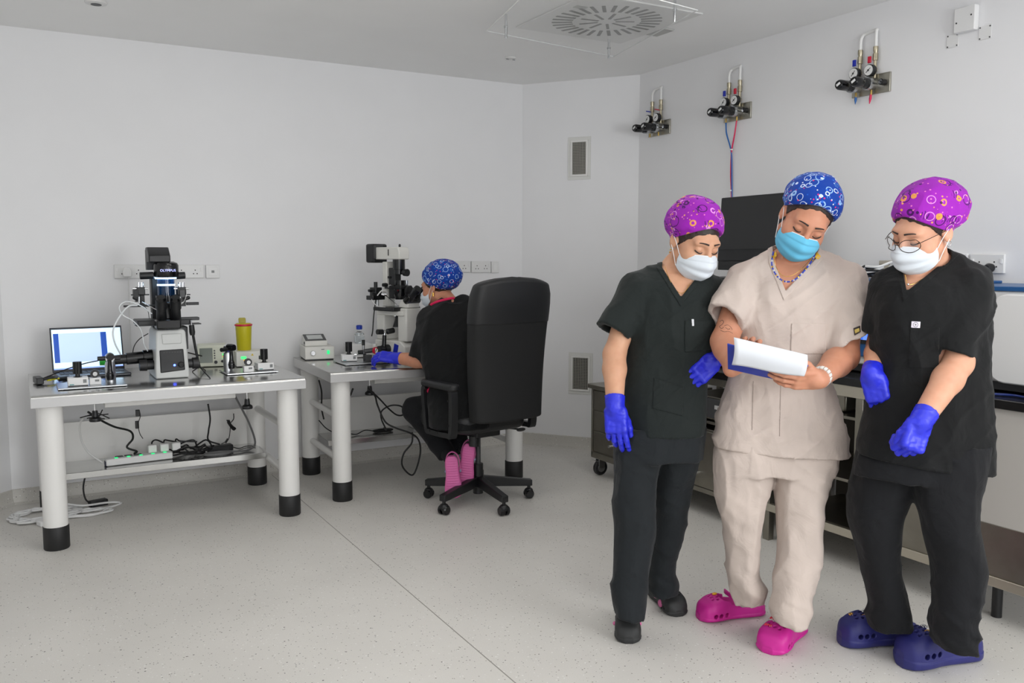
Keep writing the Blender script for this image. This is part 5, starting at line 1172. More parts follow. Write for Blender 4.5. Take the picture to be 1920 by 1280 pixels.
# ================================================================== PEOPLE
m_glove = mat('nitrile_blue', (36,44,205), .38, noise=(40, .08), bump=(95, .35, .002)); m_hair = mat('dark_brown_hair', (44,30,24), .55, bump=(30, .5, .002, (14, 14, 2)))
m_gold = mat('gold', (214,170,92), .25, 1.0); m_silver = mat('silver', (220,220,222), .2, 1.0)
PURPLE = print_cloth('purple_print', (150,34,172), [(18,'ring',(60,14,80),2.0),(22,'ring',(224,150,220),5.1),(21,'fat',(226,158,60),9.3),(34,'dot',(46,12,70),3.7),(48,'dot',(232,160,90),7.9),(19,'scr',(70,14,96),1.1),(56,'dot',(228,120,190),4.4)])
BLUEP = print_cloth('blue_print', (14,62,158), [(20,'ring',(150,190,236),2.3),(27,'ring',(210,226,248),6.1),(36,'dot',(30,96,200),3.1),(54,'dot',(224,40,110),8.2),(22,'scr',(90,146,214),1.7),(60,'dot',(230,240,252),5.5)])
def spec_pt(p): return atd(*p)
def garment_top(T, c, mt):
    solid_parts = [rows(c['torso'], c.get('p', 2.3))]; cuts = []
    for (s, e, r0, r1) in c['yoke']: solid_parts.append(rc(spec_pt(s), spec_pt(e), r0, r1))
    sl = []
    for s in c['sleeves']:
        a, b = spec_pt(s[0]), spec_pt(s[1]); n = _n(b-a) if len(s) < 5 else _n(s[4]); b2 = b+_n(b-a)*.06; k = 1+.06/np.linalg.norm(b-a); r2 = s[2]+(s[3]-s[2])*k
        f = rc(a, b2, s[2], r2); pl = plane(b, n); sl.append((lambda f, pl: (lambda P: np.maximum(f(P), pl(P))))(f, pl)); cuts.append((rc(a+(b-a)*.72, b2, (s[2]+(s[3]-s[2])*.72)-.017, r2-.017), b))
    body = un(solid_parts, .035); amp = c.get('amp', .005); sd = c.get('seed', 1)
    def solid(P):
        d = body(P)
        for f in sl: d = smin(d, f(P), c.get('slk', .022))
        return d
    zt = spec_pt(c['torso'][0][:1]+(c['torso'][0][2], c['torso'][0][3]))[2]
    def cl(P):
        d = solid(P); e = np.abs(d) < .05; o = d.copy(); Q = P[e]
        if len(Q): o[e] = d[e]-folds(Q, amp, (9,9,4.5), sd, .5)-folds(Q, amp*.8, (6,6,17), sd+4, -.7)-folds(Q, amp*.35, (22,22,9), sd+9, .9)
        return o
    V = ppoly(c['v'], c['vfront']); hem = plane(spec_pt(c['hem'][0]), -np.cross(spec_pt(c['hem'][1])-spec_pt(c['hem'][0]), _hf))
    nb, hc = spec_pt(c['neck']), c['hc']; nk = rc(nb-(hc-nb)*.25, nb+(hc-nb)*.9, c.get('neckr', .058)+.014, .075)
    t0 = rows([(l+10, r-10, y, d, b-.018) for l, r, y, d, b in c['torso'][-3:]], 2.3, end=False)
    def fn(P):
        d = np.maximum(cl(P), hem(P)); d = smax(d, -V(P), .003); d = np.maximum(d, -nk(P))
        for f, b in cuts: d = np.maximum(d, -f(P))
        return np.maximum(d, -np.maximum(t0(P), hem(P)*-1-.03))
    pts = [spec_pt((l, y, d)) for l, r, y, d, b in c['torso']]+[spec_pt((r, y, d)) for l, r, y, d, b in c['torso']]+[spec_pt(s[1]) for s in c['sleeves']]+[spec_pt(s[0]) for s in c['sleeves']]
    lo, hi = bounds(pts, .15); o = sdf_mesh('scrub_top', [(fn, lo, hi, c.get('h', .0062))], mt, T)
    vp = np.array([atd(x, y, c['vfront']-.1) for x, y in c['v']]); lo, hi = bounds(vp, .10)
    sdf_mesh('neckband', [(lambda P: np.maximum(np.maximum(np.maximum(cl(P)-.0035, -cl(P)-.007), np.abs(V(P)-.010)-.010), -nk(P)), lo, hi, .0036)], mt, o)
    return o, solid, cl
def patch(name, cl, poly, m, parent, front, th=.0022, off=.0015, h=.0022, pad=.03):
    V = ppoly(poly); pts = [atd(x, y, front) for x, y in poly]+[atd(x, y, front-.2) for x, y in poly]; lo, hi = bounds(pts, pad)
    return sdf_mesh(name, [(lambda P: np.maximum(np.maximum(np.maximum(cl(P)-off-th, -cl(P)-.008), V(P)), (P-_C)@_fw-front), lo, hi, h)], m, parent)
def trousers(T, c, mt):
    legs = [rows(L, 2.2) for L in c['legs']]; pel = rows(c['pelvis'], 2.3); amp = c.get('lamp', .006); sd = c.get('seed', 1)+20; zh = [f.zr[0] for f in legs]
    def fn(P):
        d = pel(P)
        for f in legs: d = smin(d, f(P), .018)
        e = np.abs(d) < .05; o = d.copy(); Q = P[e]
        if len(Q):
            low = np.clip((.34-Q[:, 2])/.25, 0, 1); o[e] = d[e]-folds(Q, amp, (9,9,3.2), sd, .30)-folds(Q, amp*(.45+1.5*low), (6,6,16), sd+5, .6)-folds(Q, amp*.35, (20,20,8), sd+7, -.5)
        for f, z in zip(legs, zh): o = np.maximum(o, -np.maximum(f(P)+.015, P[:, 2]-z-.03))
        return o
    pts = [spec_pt((x, y, d)) for L in c['legs']+[c['pelvis']] for l, r, y, d, b in L for x in (l, r)]; lo, hi = bounds(pts, .12)
    return sdf_mesh('trousers', [(fn, lo, hi, .0068)], mt, T)
def hand_local(wrist, ydir, zdir, sc): return Local(wrist, frame(ydir, zdir), sc)
def build_person(label, c):
    base = c['base']; T = thing('person', label, 'person', (base[0], base[1], 0.0))
    loc = Local(atd(*c['head']), frame(c['face'], c['hup']), c.get('hs', 1.0)); c['hc'] = loc.o
    mt = c['top_m']; top, solid, cl = garment_top(T, c, mt); c['cl'] = cl
    if c.get('legs'): trousers(T, c, c['leg_m'])
    # body: head, neck and chest in one skin; arms; core under the clothes
    nb = spec_pt(c['neck']); hd = loc.fn(HEAD); nr = c.get('neckr', .056); neck = rc(nb, loc.w((0,-.022,-.055)), nr+.004, nr-.004); nfront = rc(nb, loc.w((0,.015,-.085)), nr, .03)
    def upper(P): return smin(smin(hd(P), smin(neck(P), nfront(P), .02), .022), solid(P)+.011, .02)
    vb = np.array([atd(x, y, c['vfront']-.05) for x, y in c['v']]); lo, hi = bounds([loc.o]+list(vb)+[nb], .16); lo[2] = vb[:, 2].min()-.06; hi[2] = loc.o[2]+.16*loc.s
    pieces = [(upper, lo, hi, .0031)]
    gl = []
    for a in c['arms']:
        J = [spec_pt(p) for p in a['j']]; r = a.get('r', (.052,.041,.044,.030)); mid = J[1]+(J[2]-J[1])*.28
        f = chain_rc([J[0], J[1], mid, J[2]], r, .02); H = hand_local(J[2], a['y'], a['z'], a.get('hs', 1.0))
        if a.get('glove', True):
            g = H.fn(hand_fn(a['side'], a['curl'], a.get('spread', 4), a.get('thumb', (35,10,15)), .0016)); d0 = _n(J[1]-J[2])
            cuff = rc(J[2]+d0*.005, J[2]+d0*.055, .032*a.get('hs', 1), .037*a.get('hs', 1)); cpl = plane(J[2]+d0*.045, d0); ci = rc(J[2]+d0*.03, J[2]+d0*.09, .033, .036)
            def gf(P, g=g, cuff=cuff, cpl=cpl, f=f):
                k = np.maximum(np.minimum(cuff(P), f(P)-.0035), cpl(P)); d = smin(g(P), k, .010); e = np.abs(d) < .03; o = d.copy()
                if e.any(): o[e] -= folds(P[e], .0011, (34,34,70), 3)
                return o
            lo, hi = bounds([J[2]+d0*.05]+H.ws([(x, y, z) for x in (-.07,.07) for y in (0,.19) for z in (-.07,.02)]), .02); gl.append((gf, lo, hi)); 
            ff = f
        else:
            hf = H.fn(hand_fn(a['side'], a['curl'], a.get('spread', 4), a.get('thumb', (35,10,15)))); ff = (lambda f, hf: lambda P: smin(f(P), hf(P), .014))(f, hf); J = J+H.ws([(x, y, z) for x in (-.06,.06) for y in (.02,.19) for z in (-.06,.02)])
        a['fn'] = f; lo, hi = bounds(J, .065); pieces.append((ff, lo, hi, .0034 if a.get('glove', True) else .0026))
    for ch in c.get('core', []):
        f = chain_rc([spec_pt(p) if len(p) == 3 else np.array(p[1:]) for p in ch[0]], ch[1], .02); lo, hi = bounds([spec_pt(p) if len(p) == 3 else np.array(p[1:]) for p in ch[0]], max(ch[1])+.02); pieces.append((f, lo, hi, .010))
    body = sdf_mesh('body', pieces, c['skin_m'], T); face_details(loc, body, m_hair)
    for gf, lo, hi in gl: sdf_mesh('glove', [(gf, lo, hi, .0026)], m_glove, T)
    s = loc.s; hr = loc.fn(hair_fn(c.get('hairdrop', .014), c.get('cz', .088))); sdf_mesh('hair', [(hr, loc.o-.16*s, loc.o+.17*s, .0032)], m_hair, T)
    cp = loc.fn(cap_fn(c.get('puff', 1.0), c.get('seed', 1), c.get('cz', .088))); sdf_mesh('surgical_cap', [(cp, loc.o-.20*s, loc.o+.20*s, .0034)], c['cap_m'], T)
    mask_mesh(loc, 'face_mask', c['mask_m'], T)
    return T, loc, top, body
def clog(T, heel, toe, m, plat=0.0, L=None, up=None, name='clog', sc=1.0, **kw):
    heel = np.asarray(heel, float); d = np.asarray(toe, float)-heel; Lr = np.linalg.norm(d); R = frame(d, (0,0,1) if up is None else up); lc = Local(heel, R, (L or Lr)/.255*sc); f = lc.fn(clog_fn(plat=plat, **kw))
    lo, hi = bounds(lc.ws([(x, y, z) for x in (-.06,.06) for y in (-.01,.265) for z in (0,.115)]), .012); o = sdf_mesh(name, [(f, lo, hi, .0027)], m, T); return o, lc
def strap(o, lc, m, plat=0.0, back=True, label=None):
    z = .058+plat; y0 = .105
    pts = [(.040,y0,z), (.043,.06,z+.010), (.030,.012,z+.018), (0,-.008,z+.020), (-.030,.012,z+.018), (-.043,.06,z+.010), (-.040,y0,z)] if back else [(.040,y0,z), (.043,.122,z+.012), (.028,.140,z+.028), (0,.147,z+.034), (-.028,.140,z+.028), (-.043,.122,z+.012), (-.040,y0,z)]
    P = [Vector(lc.w(p)) for p in catmull(pts, 6)]; up = Vector(lc.R[:, 2]); rings = []
    for i, p in enumerate(P):
        d = (P[min(i+1, len(P)-1)]-P[max(i-1, 0)]).normalized(); n = d.cross(up).normalized(); b = n.cross(d)
        rings.append([p+n*(.003*a)+b*(.0085*e) for a, e in ((-1,-1),(1,-1),(1,1),(-1,1))])
    n = 4; vs = [v for r in rings for v in r]; fs = [(j*n+i, j*n+(i+1)%n, (j+1)*n+(i+1)%n, (j+1)*n+i) for j in range(len(rings)-1) for i in range(n)]+[(3,2,1,0), tuple((len(rings)-1)*n+i for i in range(n))]
    s = MB().add(vs, fs).build('heel_strap', m, o, bevel=0.0015, world=True)
    if label:
        tx = lettering('lettering', label, m, s, (0,0,0), (0,0,0), .011, .0012); pc = lc.w((0,.147,z+.034))+lc.R[:, 1]*.0042*0+lc.R@np.array((0,.0045,0)); L_ = np.array([sum(q.location[i] for q in chain(s)) for i in range(3)]); Mr = Matrix((Vector(-lc.R[:, 0]), Vector(lc.R[:, 2]), Vector(lc.R[:, 1]))).transposed(); tx.matrix_local = Matrix.Translation(Vector(pc-L_)) @ Mr.to_4x4()
    for sx in (-1, 1): MB().lathe([(0,.009),(.7,.009),(1,.006)], lc.w((sx*.040,y0,z)), lc.w((sx*.050,y0,z)), 16).build('rivet', mat('rivet_grey', (150,160,190), .4), o, world=True)
    return s
SK1 = skin('skin_warm', (206,158,128)); SK2 = skin('skin_tan', (198,140,112)); SK3 = skin('skin_light', (212,160,132))
MASKW = cloth('mask_white', (214,221,228), .8, .1, 1500, .12); MASKB = cloth('mask_blue', (104,188,222), .8, .1, 1500, .12)
GREEN = cloth('dark_green_scrub', (26,32,31), .8, .3); GREENT = cloth('charcoal_trousers', (27,31,34), .8, .3); BEIGE = cloth('beige_scrub', (196,182,173), .85, .2); BLACK = cloth('black_scrub', (17,18,19), .85, .25); BLACKT = cloth('black_trousers', (20,21,24), .85, .25)
D = 3.36
cfgA = dict(base=onz(1205,1150,0), head=(1302,452,3.30), face=cdir(.36,-.42,.84), hup=cdir(.05,1,.0), hs=1.07, neck=(1268,505,3.38), neckr=.055, top_m=GREEN, leg_m=GREENT, cap_m=PURPLE, mask_m=MASKW, skin_m=SK1, seed=3, hairdrop=.020, puff=.95, cz=.086,
  torso=[(1222,1322,508,D,.075),(1192,1340,532,D,.105),(1182,1344,565,D,.125),(1179,1343,605,D,.130),(1176,1339,645,D,.122),(1170,1331,695,D,.115),(1168,1325,745,D,.118),(1172,1322,790,D,.122),(1178,1322,836,D,.124)],
  yoke=[((1262,512,D),(1200,541,D),.055,.062),((1285,512,D),(1330,545,D+.03),.055,.06)],
  sleeves=[((1197,548,D-.01),(1150,622,3.31),.078,.066),((1330,555,D+.05),(1346,632,3.44),.07,.064)],
  v=[(1243,488),(1306,505),(1306,520),(1277,557),(1241,500)], vfront=3.36, hem=[(1180,812,D),(1320,812,D)],
  pelvis=[(1172,1322,800,D,.115),(1160,1320,830,D,.122),(1152,1316,858,D,.12)],
  legs=[[(1162,1245,800,D,.10),(1150,1242,848,D,.108),(1151,1232,891,D-.01,.098),(1150,1229,940,D-.02,.088),(1150,1228,985,D-.03,.080),(1149,1221,1040,D-.04,.074),(1148,1214,1079,D-.05,.072),(1148,1208,1120,D-.07,.074),(1152,1205,1156,D-.09,.078)],
        [(1238,1322,800,D+.02,.10),(1233,1314,848,D+.03,.106),(1229,1300,891,D+.06,.096),(1227,1290,940,D+.09,.086),(1224,1285,985,D+.12,.078),(1216,1272,1040,D+.16,.074),(1213,1267,1075,D+.18,.073),(1217,1269,1110,D+.20,.075)]],
  arms=[dict(j=[(1192,545,D),(1152,664,3.31),(1153,764,3.24)], y=cdir(.06,-1,.10), z=cdir(-.25,.05,.95), side=-1, curl=[(14,18,12),(20,24,16),(26,30,18),(32,34,20)], thumb=(24,14,8), hs=1.02, r=(.05,.041,.043,.031)),
        dict(j=[(1330,552,3.42),(1350,655,3.46),(1338,676,3.28)], y=cdir(-.62,-.50,.30), z=cdir(.30,.22,.90), side=1, curl=(40,52,28), thumb=(30,18,20), r=(.048,.040,.040,.029))],
  core=[([(1262,560,3.38),(1250,760,3.38)], (.10,.11)),([(1205,830,D),(1190,985,D-.03),(1180,1130,D-.08)], (.07,.05,.035)),([(1280,830,D+.02),(1258,985,D+.12),(1243,1090,D+.19)], (.07,.05,.035))])
PA, hA, topA, bodyA = build_person('woman in dark green-black scrubs, purple cap, leaning toward the clipboard', cfgA)
patch('chest_pocket', cfgA['cl'], [(1284,601),(1334,600),(1336,655),(1284,660)], GREEN, topA, 3.33, .0018, .0022, .0030)
patch('white_tag', cfgA['cl'], [(1296.5,598),(1301,598),(1301.5,611),(1297.5,611)], mat('tag_white', (214,216,220), .6), topA, 3.33, .0016, .004, .0018)
patch('hip_pocket', cfgA['cl'], [(1226,707),(1282,726),(1280,780),(1223,765)], GREEN, topA, 3.33, .0018, .0020, .0034)
SH_A = mat('black_clog', (38,39,39), .6); PINKB = mat('clog_pink_trim', (214,110,160), .5)
toe = onz(1179,1207); hl = toe+np.append(_n((_hf+.05*_rt)[:2])*.25, 0)
o, lc = clog(PA, hl, toe, SH_A, name='clog'); MB().ball(lc.w((.049,.17,.045)), .008).build('pink_rivet', PINKB, o, world=True); MB().ball(lc.w((-.049,.17,.045)), .008).build('pink_rivet', PINKB, o, world=True)
h2 = onz(1224,1113); t2 = onz(1274,1156); d_ = _n(t2-h2); o, lc = clog(PA, t2-d_*.25, t2, SH_A, name='clog'); strap(o, lc, PINKB)
MB().ball(lc.w((.041,.11,.045)), (.010,.016,.016)).build('pink_rivet', PINKB, o, world=True); MB().ball(lc.w((.049,.175,.032)), (.008,.014,.016)).build('pink_rivet', PINKB, o, world=True)
for k in range(3): MB().ball(hA.w((-.0 if False else .079,-.012,-.032-.010*k)), .0035).build('earring', m_gold, PA, world=True)
tube('necklace', m_gold, PA, [atd(1246,498,3.30), atd(1256,525,3.262), atd(1270,546,3.255), atd(1283,548,3.256), atd(1293,532,3.262)], .0010, world=True)

D = 3.30
cfgB = dict(base=onz(1430,1150,0), head=(1511,412,3.20), face=cdir(-.20,-.50,.84), hup=cdir(.36,1,.0), hs=1.10, neck=(1492,478,3.30), neckr=.058, top_m=BEIGE, leg_m=BEIGE, cap_m=BLUEP, mask_m=MASKB, skin_m=SK2, seed=8, hairdrop=.014, puff=1.0, cz=.098, amp=.0075, lamp=.0085,
  torso=[(1432,1540,482,D,.080),(1400,1585,510,D,.11),(1384,1590,545,D,.135),(1379,1572,590,D,.150),(1380,1558,640,D,.148),(1374,1556,690,D,.142),(1358,1568,740,D,.145),(1344,1578,785,D,.148),(1336,1586,825,D,.150),(1338,1590,870,D,.150)],
  yoke=[((1470,486,D),(1402,522,D),.06,.066),((1515,488,D),(1588,528,D),.06,.066)],
  sleeves=[((1404,530,D-.01),(1360,594,3.22),.080,.070),((1580,535,D-.02),(1593,632,3.20),.088,.086,cdir(.40,-.91,.05))],
  v=[(1449,462),(1528,468),(1532,482),(1473,545),(1451,490)], vfront=3.30, hem=[(1366,836,D),(1590,852,D)],
  pelvis=[(1350,1585,820,D,.135),(1345,1572,850,D,.138),(1342,1565,880,D,.135)],
  legs=[[(1346,1455,830,D,.115),(1341,1450,866,D,.118),(1341,1446,900,D,.110),(1345,1436,935,D,.100),(1356,1430,985,D+.01,.088),(1359,1427,1030,D+.02,.082),(1360,1425,1075,D+.03,.082),(1364,1434,1098,D+.04,.088),(1372,1432,1124,D+.06,.084)],
        [(1452,1578,830,D-.01,.115),(1452,1563,866,D-.02,.118),(1454,1550,907,D-.03,.110),(1459,1547,945,D-.04,.102),(1460,1545,990,D-.05,.092),(1458,1541,1030,D-.06,.084),(1453,1532,1075,D-.08,.082),(1449,1522,1115,D-.09,.084),(1450,1524,1138,D-.10,.088),(1453,1518,1158,D-.11,.084)]],
  arms=[dict(j=[(1400,528,D),(1358,640,3.22),(1374,688,3.10)], y=cdir(.45,.62,.12), z=cdir(.10,-.15,-.95), side=-1, curl=(30,45,25), thumb=(30,10,10), glove=False, r=(.056,.048,.047,.031), hs=.98),
        dict(j=[(1590,540,D-.03),(1582,668,3.17),(1533,712,2.99)], y=cdir(-.90,.05,.28), z=cdir(-.10,-.42,.86), side=1, curl=[(6,14,10),(10,18,12),(16,22,14),(22,28,16)], thumb=(40,12,12), glove=False, r=(.060,.052,.050,.031), hs=1.0, spread=5)],
  core=[([(1480,560,D),(1470,790,D)], (.11,.12)),([(1395,850,D),(1395,990,D),(1400,1115,D+.04)], (.08,.055,.036)),([(1510,850,D),(1500,990,D-.05),(1485,1140,D-.1)], (.08,.055,.036))])
PB, hB, topB, bodyB = build_person('woman in beige scrubs and blue cap holding the clipboard', cfgB)
cl = cfgB['cl']
patch('sleeve_badge', cl, [(1600,615),(1613,610),(1614,622),(1602,629)], mat('badge_dark', (48,34,30), .6), topB, 3.25, .0016, .0024, .0020); patch('badge_print', cl, [(1602,618),(1611,614.5),(1612,621),(1603.5,625)], mat('badge_gold', (196,170,84), .5, noise=(900,.5)), topB, 3.25, .0014, .0042, .0016)
patch('chest_pocket', cl, [(1484,606),(1548,606),(1550,664),(1482,664)], BEIGE, topB, 3.20, .0018, .0020, .0034)
for q in ([(1463,722),(1464.6,722),(1462.6,818),(1461,818)], [(1412,714),(1413.5,714),(1411,806),(1409.5,806)]): patch('seam', cl, q, mat('seam_dark_beige', (168,155,147), .9), topB, 3.22, .0012, .0010, .0022)  # seam strips in a darker beige
for q in ([(1447,478),(1456,470),(1456,480),(1449,487)], [(1532,472),(1540,481),(1534,488),(1527,482)]): patch('collar_tape', cl, q, mat('collar_yellow', (226,178,46), .7), topB, 3.36, .0016, .0020, .0022)
PINK = mat('pink_clog', (206,36,150), .5, noise=(20,.04))
t_ = onz(1313,1160); h_ = onz(1424,1150); d_ = _n(t_-h_); o, lc = clog(PB, t_-d_*.275, t_, PINK, name='clog', L=.285, W=.108); strap(o, lc, PINK, back=False); MB().ball(lc.w((.01,.188,.086)), (.012,.008,.005)).build('yellow_charm', mat('charm_yellow', (230,170,40), .4), o, world=True)
t_ = onz(1441,1224); h_ = onz(1502,1180); d_ = _n(t_-h_); o, lc = clog(PB, t_-d_*.275, t_, PINK, name='clog', L=.285, W=.108); st_ = strap(o, lc, PINK, back=False, label='crocs')
m_bow = mat('red_polka', (206,30,60), .4)
nt = NT(m_bow); tcx = nt.n('ShaderNodeTexCoord'); vx = nt.n('ShaderNodeTexVoronoi', i_Scale=160.0); nt.l(tcx.outputs['Object'], vx.inputs['Vector']); nt.l(nt.mix(nt.math('LESS_THAN', vx.outputs['Distance'], .3), lin((206,30,60)), lin((240,236,232))), nt.b.inputs['Base Color'])
for x, y in ((.018,.175),(.022,.205),(-.022,.192)):
    b = MB(); c0 = np.array((x,y,.088 if y < .2 else .074))
    for s_ in (-1,1): b.add([lc.w(c0+np.array(q)) for q in ((0,-.002,0),(0,.002,0),(s_*.013,.009,.002),(s_*.013,-.009,.002),(0,0,.004),(s_*.011,0,.008))], [(0,1,4),(0,3,5,4),(1,2,5,4),(2,3,5),(0,1,2,3)])
    b.ball(lc.w(c0+np.array((0,0,.004))), .004, 8); b.build('bow_charm', m_bow, o, world=True)
lr = frame(lc.R[:,0], lc.R[:,2]); 
for k in range(2): MB().lathe([(0,.010),(1,.008)], hB.w((-.078,-.012,-.036-.012*k)), hB.w((-.081,-.012,-.036-.012*k)), 12).build('earring', m_gold, PB, world=True)
af = cfgB['arms'][0]['fn']; m_ink = mat('tattoo_ink', (72,46,40), .6)
for k, L_ in enumerate(([(1350,603),(1354,600),(1357,604),(1353,609),(1349,612),(1353,616),(1357,613)], [(1358,611),(1364,609),(1370,613),(1373,618)], [(1351,619),(1358,622),(1366,621),(1374,625)], [(1360,614),(1365,617),(1369,616)])):
    MB().tube([hit(af, x, y, 3.05, 3.35) for x, y in L_], .0011, 6, 3).build('tattoo', m_ink, bodyB, world=True)
# beaded necklace following the neckline
bp = catmull([atd(1450,472,3.24), atd(1447,495,3.165), atd(1455,515,3.145), atd(1470,527,3.135), atd(1487,526,3.135), atd(1504,512,3.145), atd(1520,492,3.17), atd(1528,478,3.22)], 6)
m_bead = mat('bead_blue', (40,60,170), .35)
for i in range(0, len(bp)-1):
    p, q = np.array(bp[i]), np.array(bp[i+1]); MB().lathe([(0,.0026),(.5,.0036),(1,.0026)], p, p+(q-p)*.86, 8).build('bead', [m_bead, m_bead, m_gold, m_bead, mat('bead_pale', (190,190,200), .4)][i % 5], PB, world=True)
tube('fine_necklace', m_gold, PB, [atd(1452,478,3.24), atd(1455,500,3.165), atd(1468,517,3.15), atd(1488,515,3.15), atd(1510,497,3.17), atd(1526,478,3.21)], .0011, world=True)
# watch
wj, we = atd(1533,712,2.99), atd(1582,668,3.17); wd = _n(we-wj); wc = wj+wd*.030
wt = thing('wristwatch', 'chunky white bracelet watch on the beige-clad wrist', 'watch', tuple(wc)); R_ = frame(wd, cdir(-.1,-.5,.9))
m_watch = mat('watch_white', (226,226,222), .35); wl = Local(wc, R_)
for k in range(16):
    a = 2*PI*k/16; p = np.array((.036*math.cos(a), 0, .033*math.sin(a))); b = MB().box((0,0,0), (.011,.020,.006)); b.xf(Matrix.Translation(Vector(R_@p)) @ Matrix(R_).to_4x4() @ Matrix.Rotation(PI/2-a, 4, 'Y')); b.build('bracelet_link', m_watch, wt, bevel=0.0015)
MB().lathe([(0,.019),(.8,.019),(1,.016)], tuple(R_@np.array((.012,0,-.030))), tuple(R_@np.array((.016,0,-.045))), 20).build('watch_case', m_watch, wt)
# clipboard and curled paper
cb_ = thing('clipboard', 'dark blue clipboard held by the woman in beige', 'clipboard', tuple(atd(1430,690,2.97)))
q = [atd(1364,643,2.99), atd(1514,690,2.90), atd(1492,717,2.94), atd(1366,690,3.04)]; q = [atd(1364,643,2.93), atd(1516,684,2.90), atd(1490,718,3.00), atd(1365,690,3.06)]
nn = _n(np.cross(np.array(q[1])-q[0], np.array(q[3])-q[0])); vs_ = [p for p in q]+[p-nn*.004 for p in q]
MB().add(vs_, [(0,1,2,3),(7,6,5,4),(0,4,5,1),(1,5,6,2),(2,6,7,3),(3,7,4,0)]).build('board', mat('clip_blue', (30,52,160), .3), cb_, bevel=0.0012, world=True)
pp = thing('paper_sheet', 'white paper sheet folded over the blue clipboard', 'paper', tuple(atd(1440,670,2.92)))
A0, A1, B1, B0 = atd(1376,632,2.925), atd(1514,665,2.885), atd(1508,708,2.90), atd(1372,684,2.965); gr = []; N_ = 14
for j in range(N_+1):
    v = j/N_
    for i in range(N_+1):
        u = i/N_; p = (1-v)*((1-u)*A0+u*A1)+v*((1-u)*B0+u*B1); p = p-_hf*(.020*math.sin(PI*v)*(1-.3*u))+np.array([0,0,1])*(.012*math.sin(PI*u*1.3)*v*(.5-u)); gr.append(p)
o = MB().add(gr, [(j*(N_+1)+i, j*(N_+1)+i+1, (j+1)*(N_+1)+i+1, (j+1)*(N_+1)+i) for j in range(N_) for i in range(N_)]).build('sheet', mat('paper', (222,226,232), .7), pp, world=True); sd_ = o.modifiers.new('t', 'SOLIDIFY'); sd_.thickness = .0012

D = 3.05
cfgC = dict(base=onz(1710,1215,0), head=(1731,432,2.98), face=cdir(-.86,-.40,.40), hup=cdir(.10,1,.10), hs=1.08, neck=(1745,508,3.06), neckr=.056, top_m=BLACK, leg_m=BLACKT, cap_m=PURPLE, mask_m=MASKW, skin_m=SK3, seed=14, hairdrop=.008, puff=1.18, cz=.084, amp=.006,
  torso=[(1695,1795,503,D,.080),(1660,1822,525,D,.115),(1646,1838,552,D,.140),(1640,1848,600,D,.152),(1640,1848,650,D,.150),(1638,1848,700,D,.146),(1630,1852,745,D,.146),(1621,1855,795,D,.150),(1610,1857,845,D,.152),(1606,1858,900,D,.152)],
  yoke=[((1730,506,D),(1668,535,D+.05),.058,.060),((1762,500,D),(1822,530,D-.03),.06,.068)],
  sleeves=[((1812,545,D-.06),(1787,662,2.93),.086,.070,cdir(-.25,-.9,.0)),((1818,540,D-.02),(1850,585,3.0),.070,.036),((1664,548,D+.06),(1644,626,3.12),.064,.056)],
  v=[(1690,492),(1752,462),(1781,479),(1770,490),(1700,546)], vfront=3.06, hem=[(1609,849,D),(1857,885,D)],
  pelvis=[(1625,1852,820,D,.135),(1612,1845,860,D,.135),(1606,1840,890,D,.13)],
  legs=[[(1615,1725,830,D+.06,.115),(1606,1722,865,D+.06,.115),(1596,1708,915,D+.07,.108),(1593,1690,965,D+.08,.098),(1602,1687,1005,D+.08,.088),(1614,1686,1050,D+.09,.080),(1623,1692,1090,D+.10,.078),(1631,1699,1130,D+.11,.082),(1628,1706,1152,D+.12,.088),(1632,1704,1174,D+.12,.086)],
        [(1716,1850,830,D-.04,.115),(1714,1844,875,D-.05,.115),(1716,1833,920,D-.05,.110),(1728,1827,965,D-.06,.100),(1739,1836,1010,D-.07,.094),(1749,1843,1057,D-.07,.088),(1750,1842,1105,D-.08,.084),(1750,1826,1160,D-.08,.086),(1753,1829,1190,D-.08,.090),(1760,1824,1210,D-.08,.086)]],
  arms=[dict(j=[(1815,552,2.99),(1797,680,2.92),(1726,790,2.82)], y=cdir(-.36,-.92,.18), z=cdir(.15,.05,.98), side=1, curl=(62,70,40), thumb=(20,30,25), hs=1.06, r=(.056,.046,.048,.033)),
        dict(j=[(1664,552,3.12),(1648,648,3.15),(1634,703,3.00)], y=cdir(.25,-.92,.15), z=cdir(-.55,.1,.82), side=-1, curl=(40,55,30), thumb=(28,18,15), r=(.050,.040,.040,.030))],
  core=[([(1745,570,D),(1735,800,D)], (.11,.12)),([(1660,850,D+.06),(1645,1000,D+.08),(1668,1160,D+.12)], (.08,.055,.036)),([(1785,850,D-.05),(1790,1000,D-.07),(1792,1190,D-.08)], (.08,.055,.036))])
PC, hC, topC, bodyC = build_person('woman in black scrubs wearing glasses and a purple cap', cfgC)
patch('chest_label', cfgC['cl'], [(1709,602),(1726,603),(1725,615),(1708,614)], mat('label_white', (216,210,222), .6), topC, 3.0, .0016, .0026, .0018)
for r0, r1, nm in ((5.0,4.0,'label_ring'),(1.7,None,'label_dot')):
    pl_ = [(1717+r0*math.cos(2*PI*k/14), 608.5+r0*math.sin(2*PI*k/14)) for k in range(14)]
    if r1 is None: patch(nm, cfgC['cl'], pl_, mat('label_ink', (40,34,44), .6), topC, 3.0, .0012, .0046, .0012, .01)
    else:
        V1, V2 = ppoly(pl_), ppoly([(1717+r1*math.cos(2*PI*k/14), 608.5+r1*math.sin(2*PI*k/14)) for k in range(14)]); pts_ = [atd(x, y, dd) for x, y in pl_ for dd in (2.8, 3.0)]; lo_, hi_ = bounds(pts_, .01)
        sdf_mesh(nm, [(lambda P: np.maximum(np.maximum(np.maximum(cfgC['cl'](P)-.0056, -cfgC['cl'](P)-.003), V1(P)), -V2(P)), lo_, hi_, .0012)], mat('label_ink'), topC)
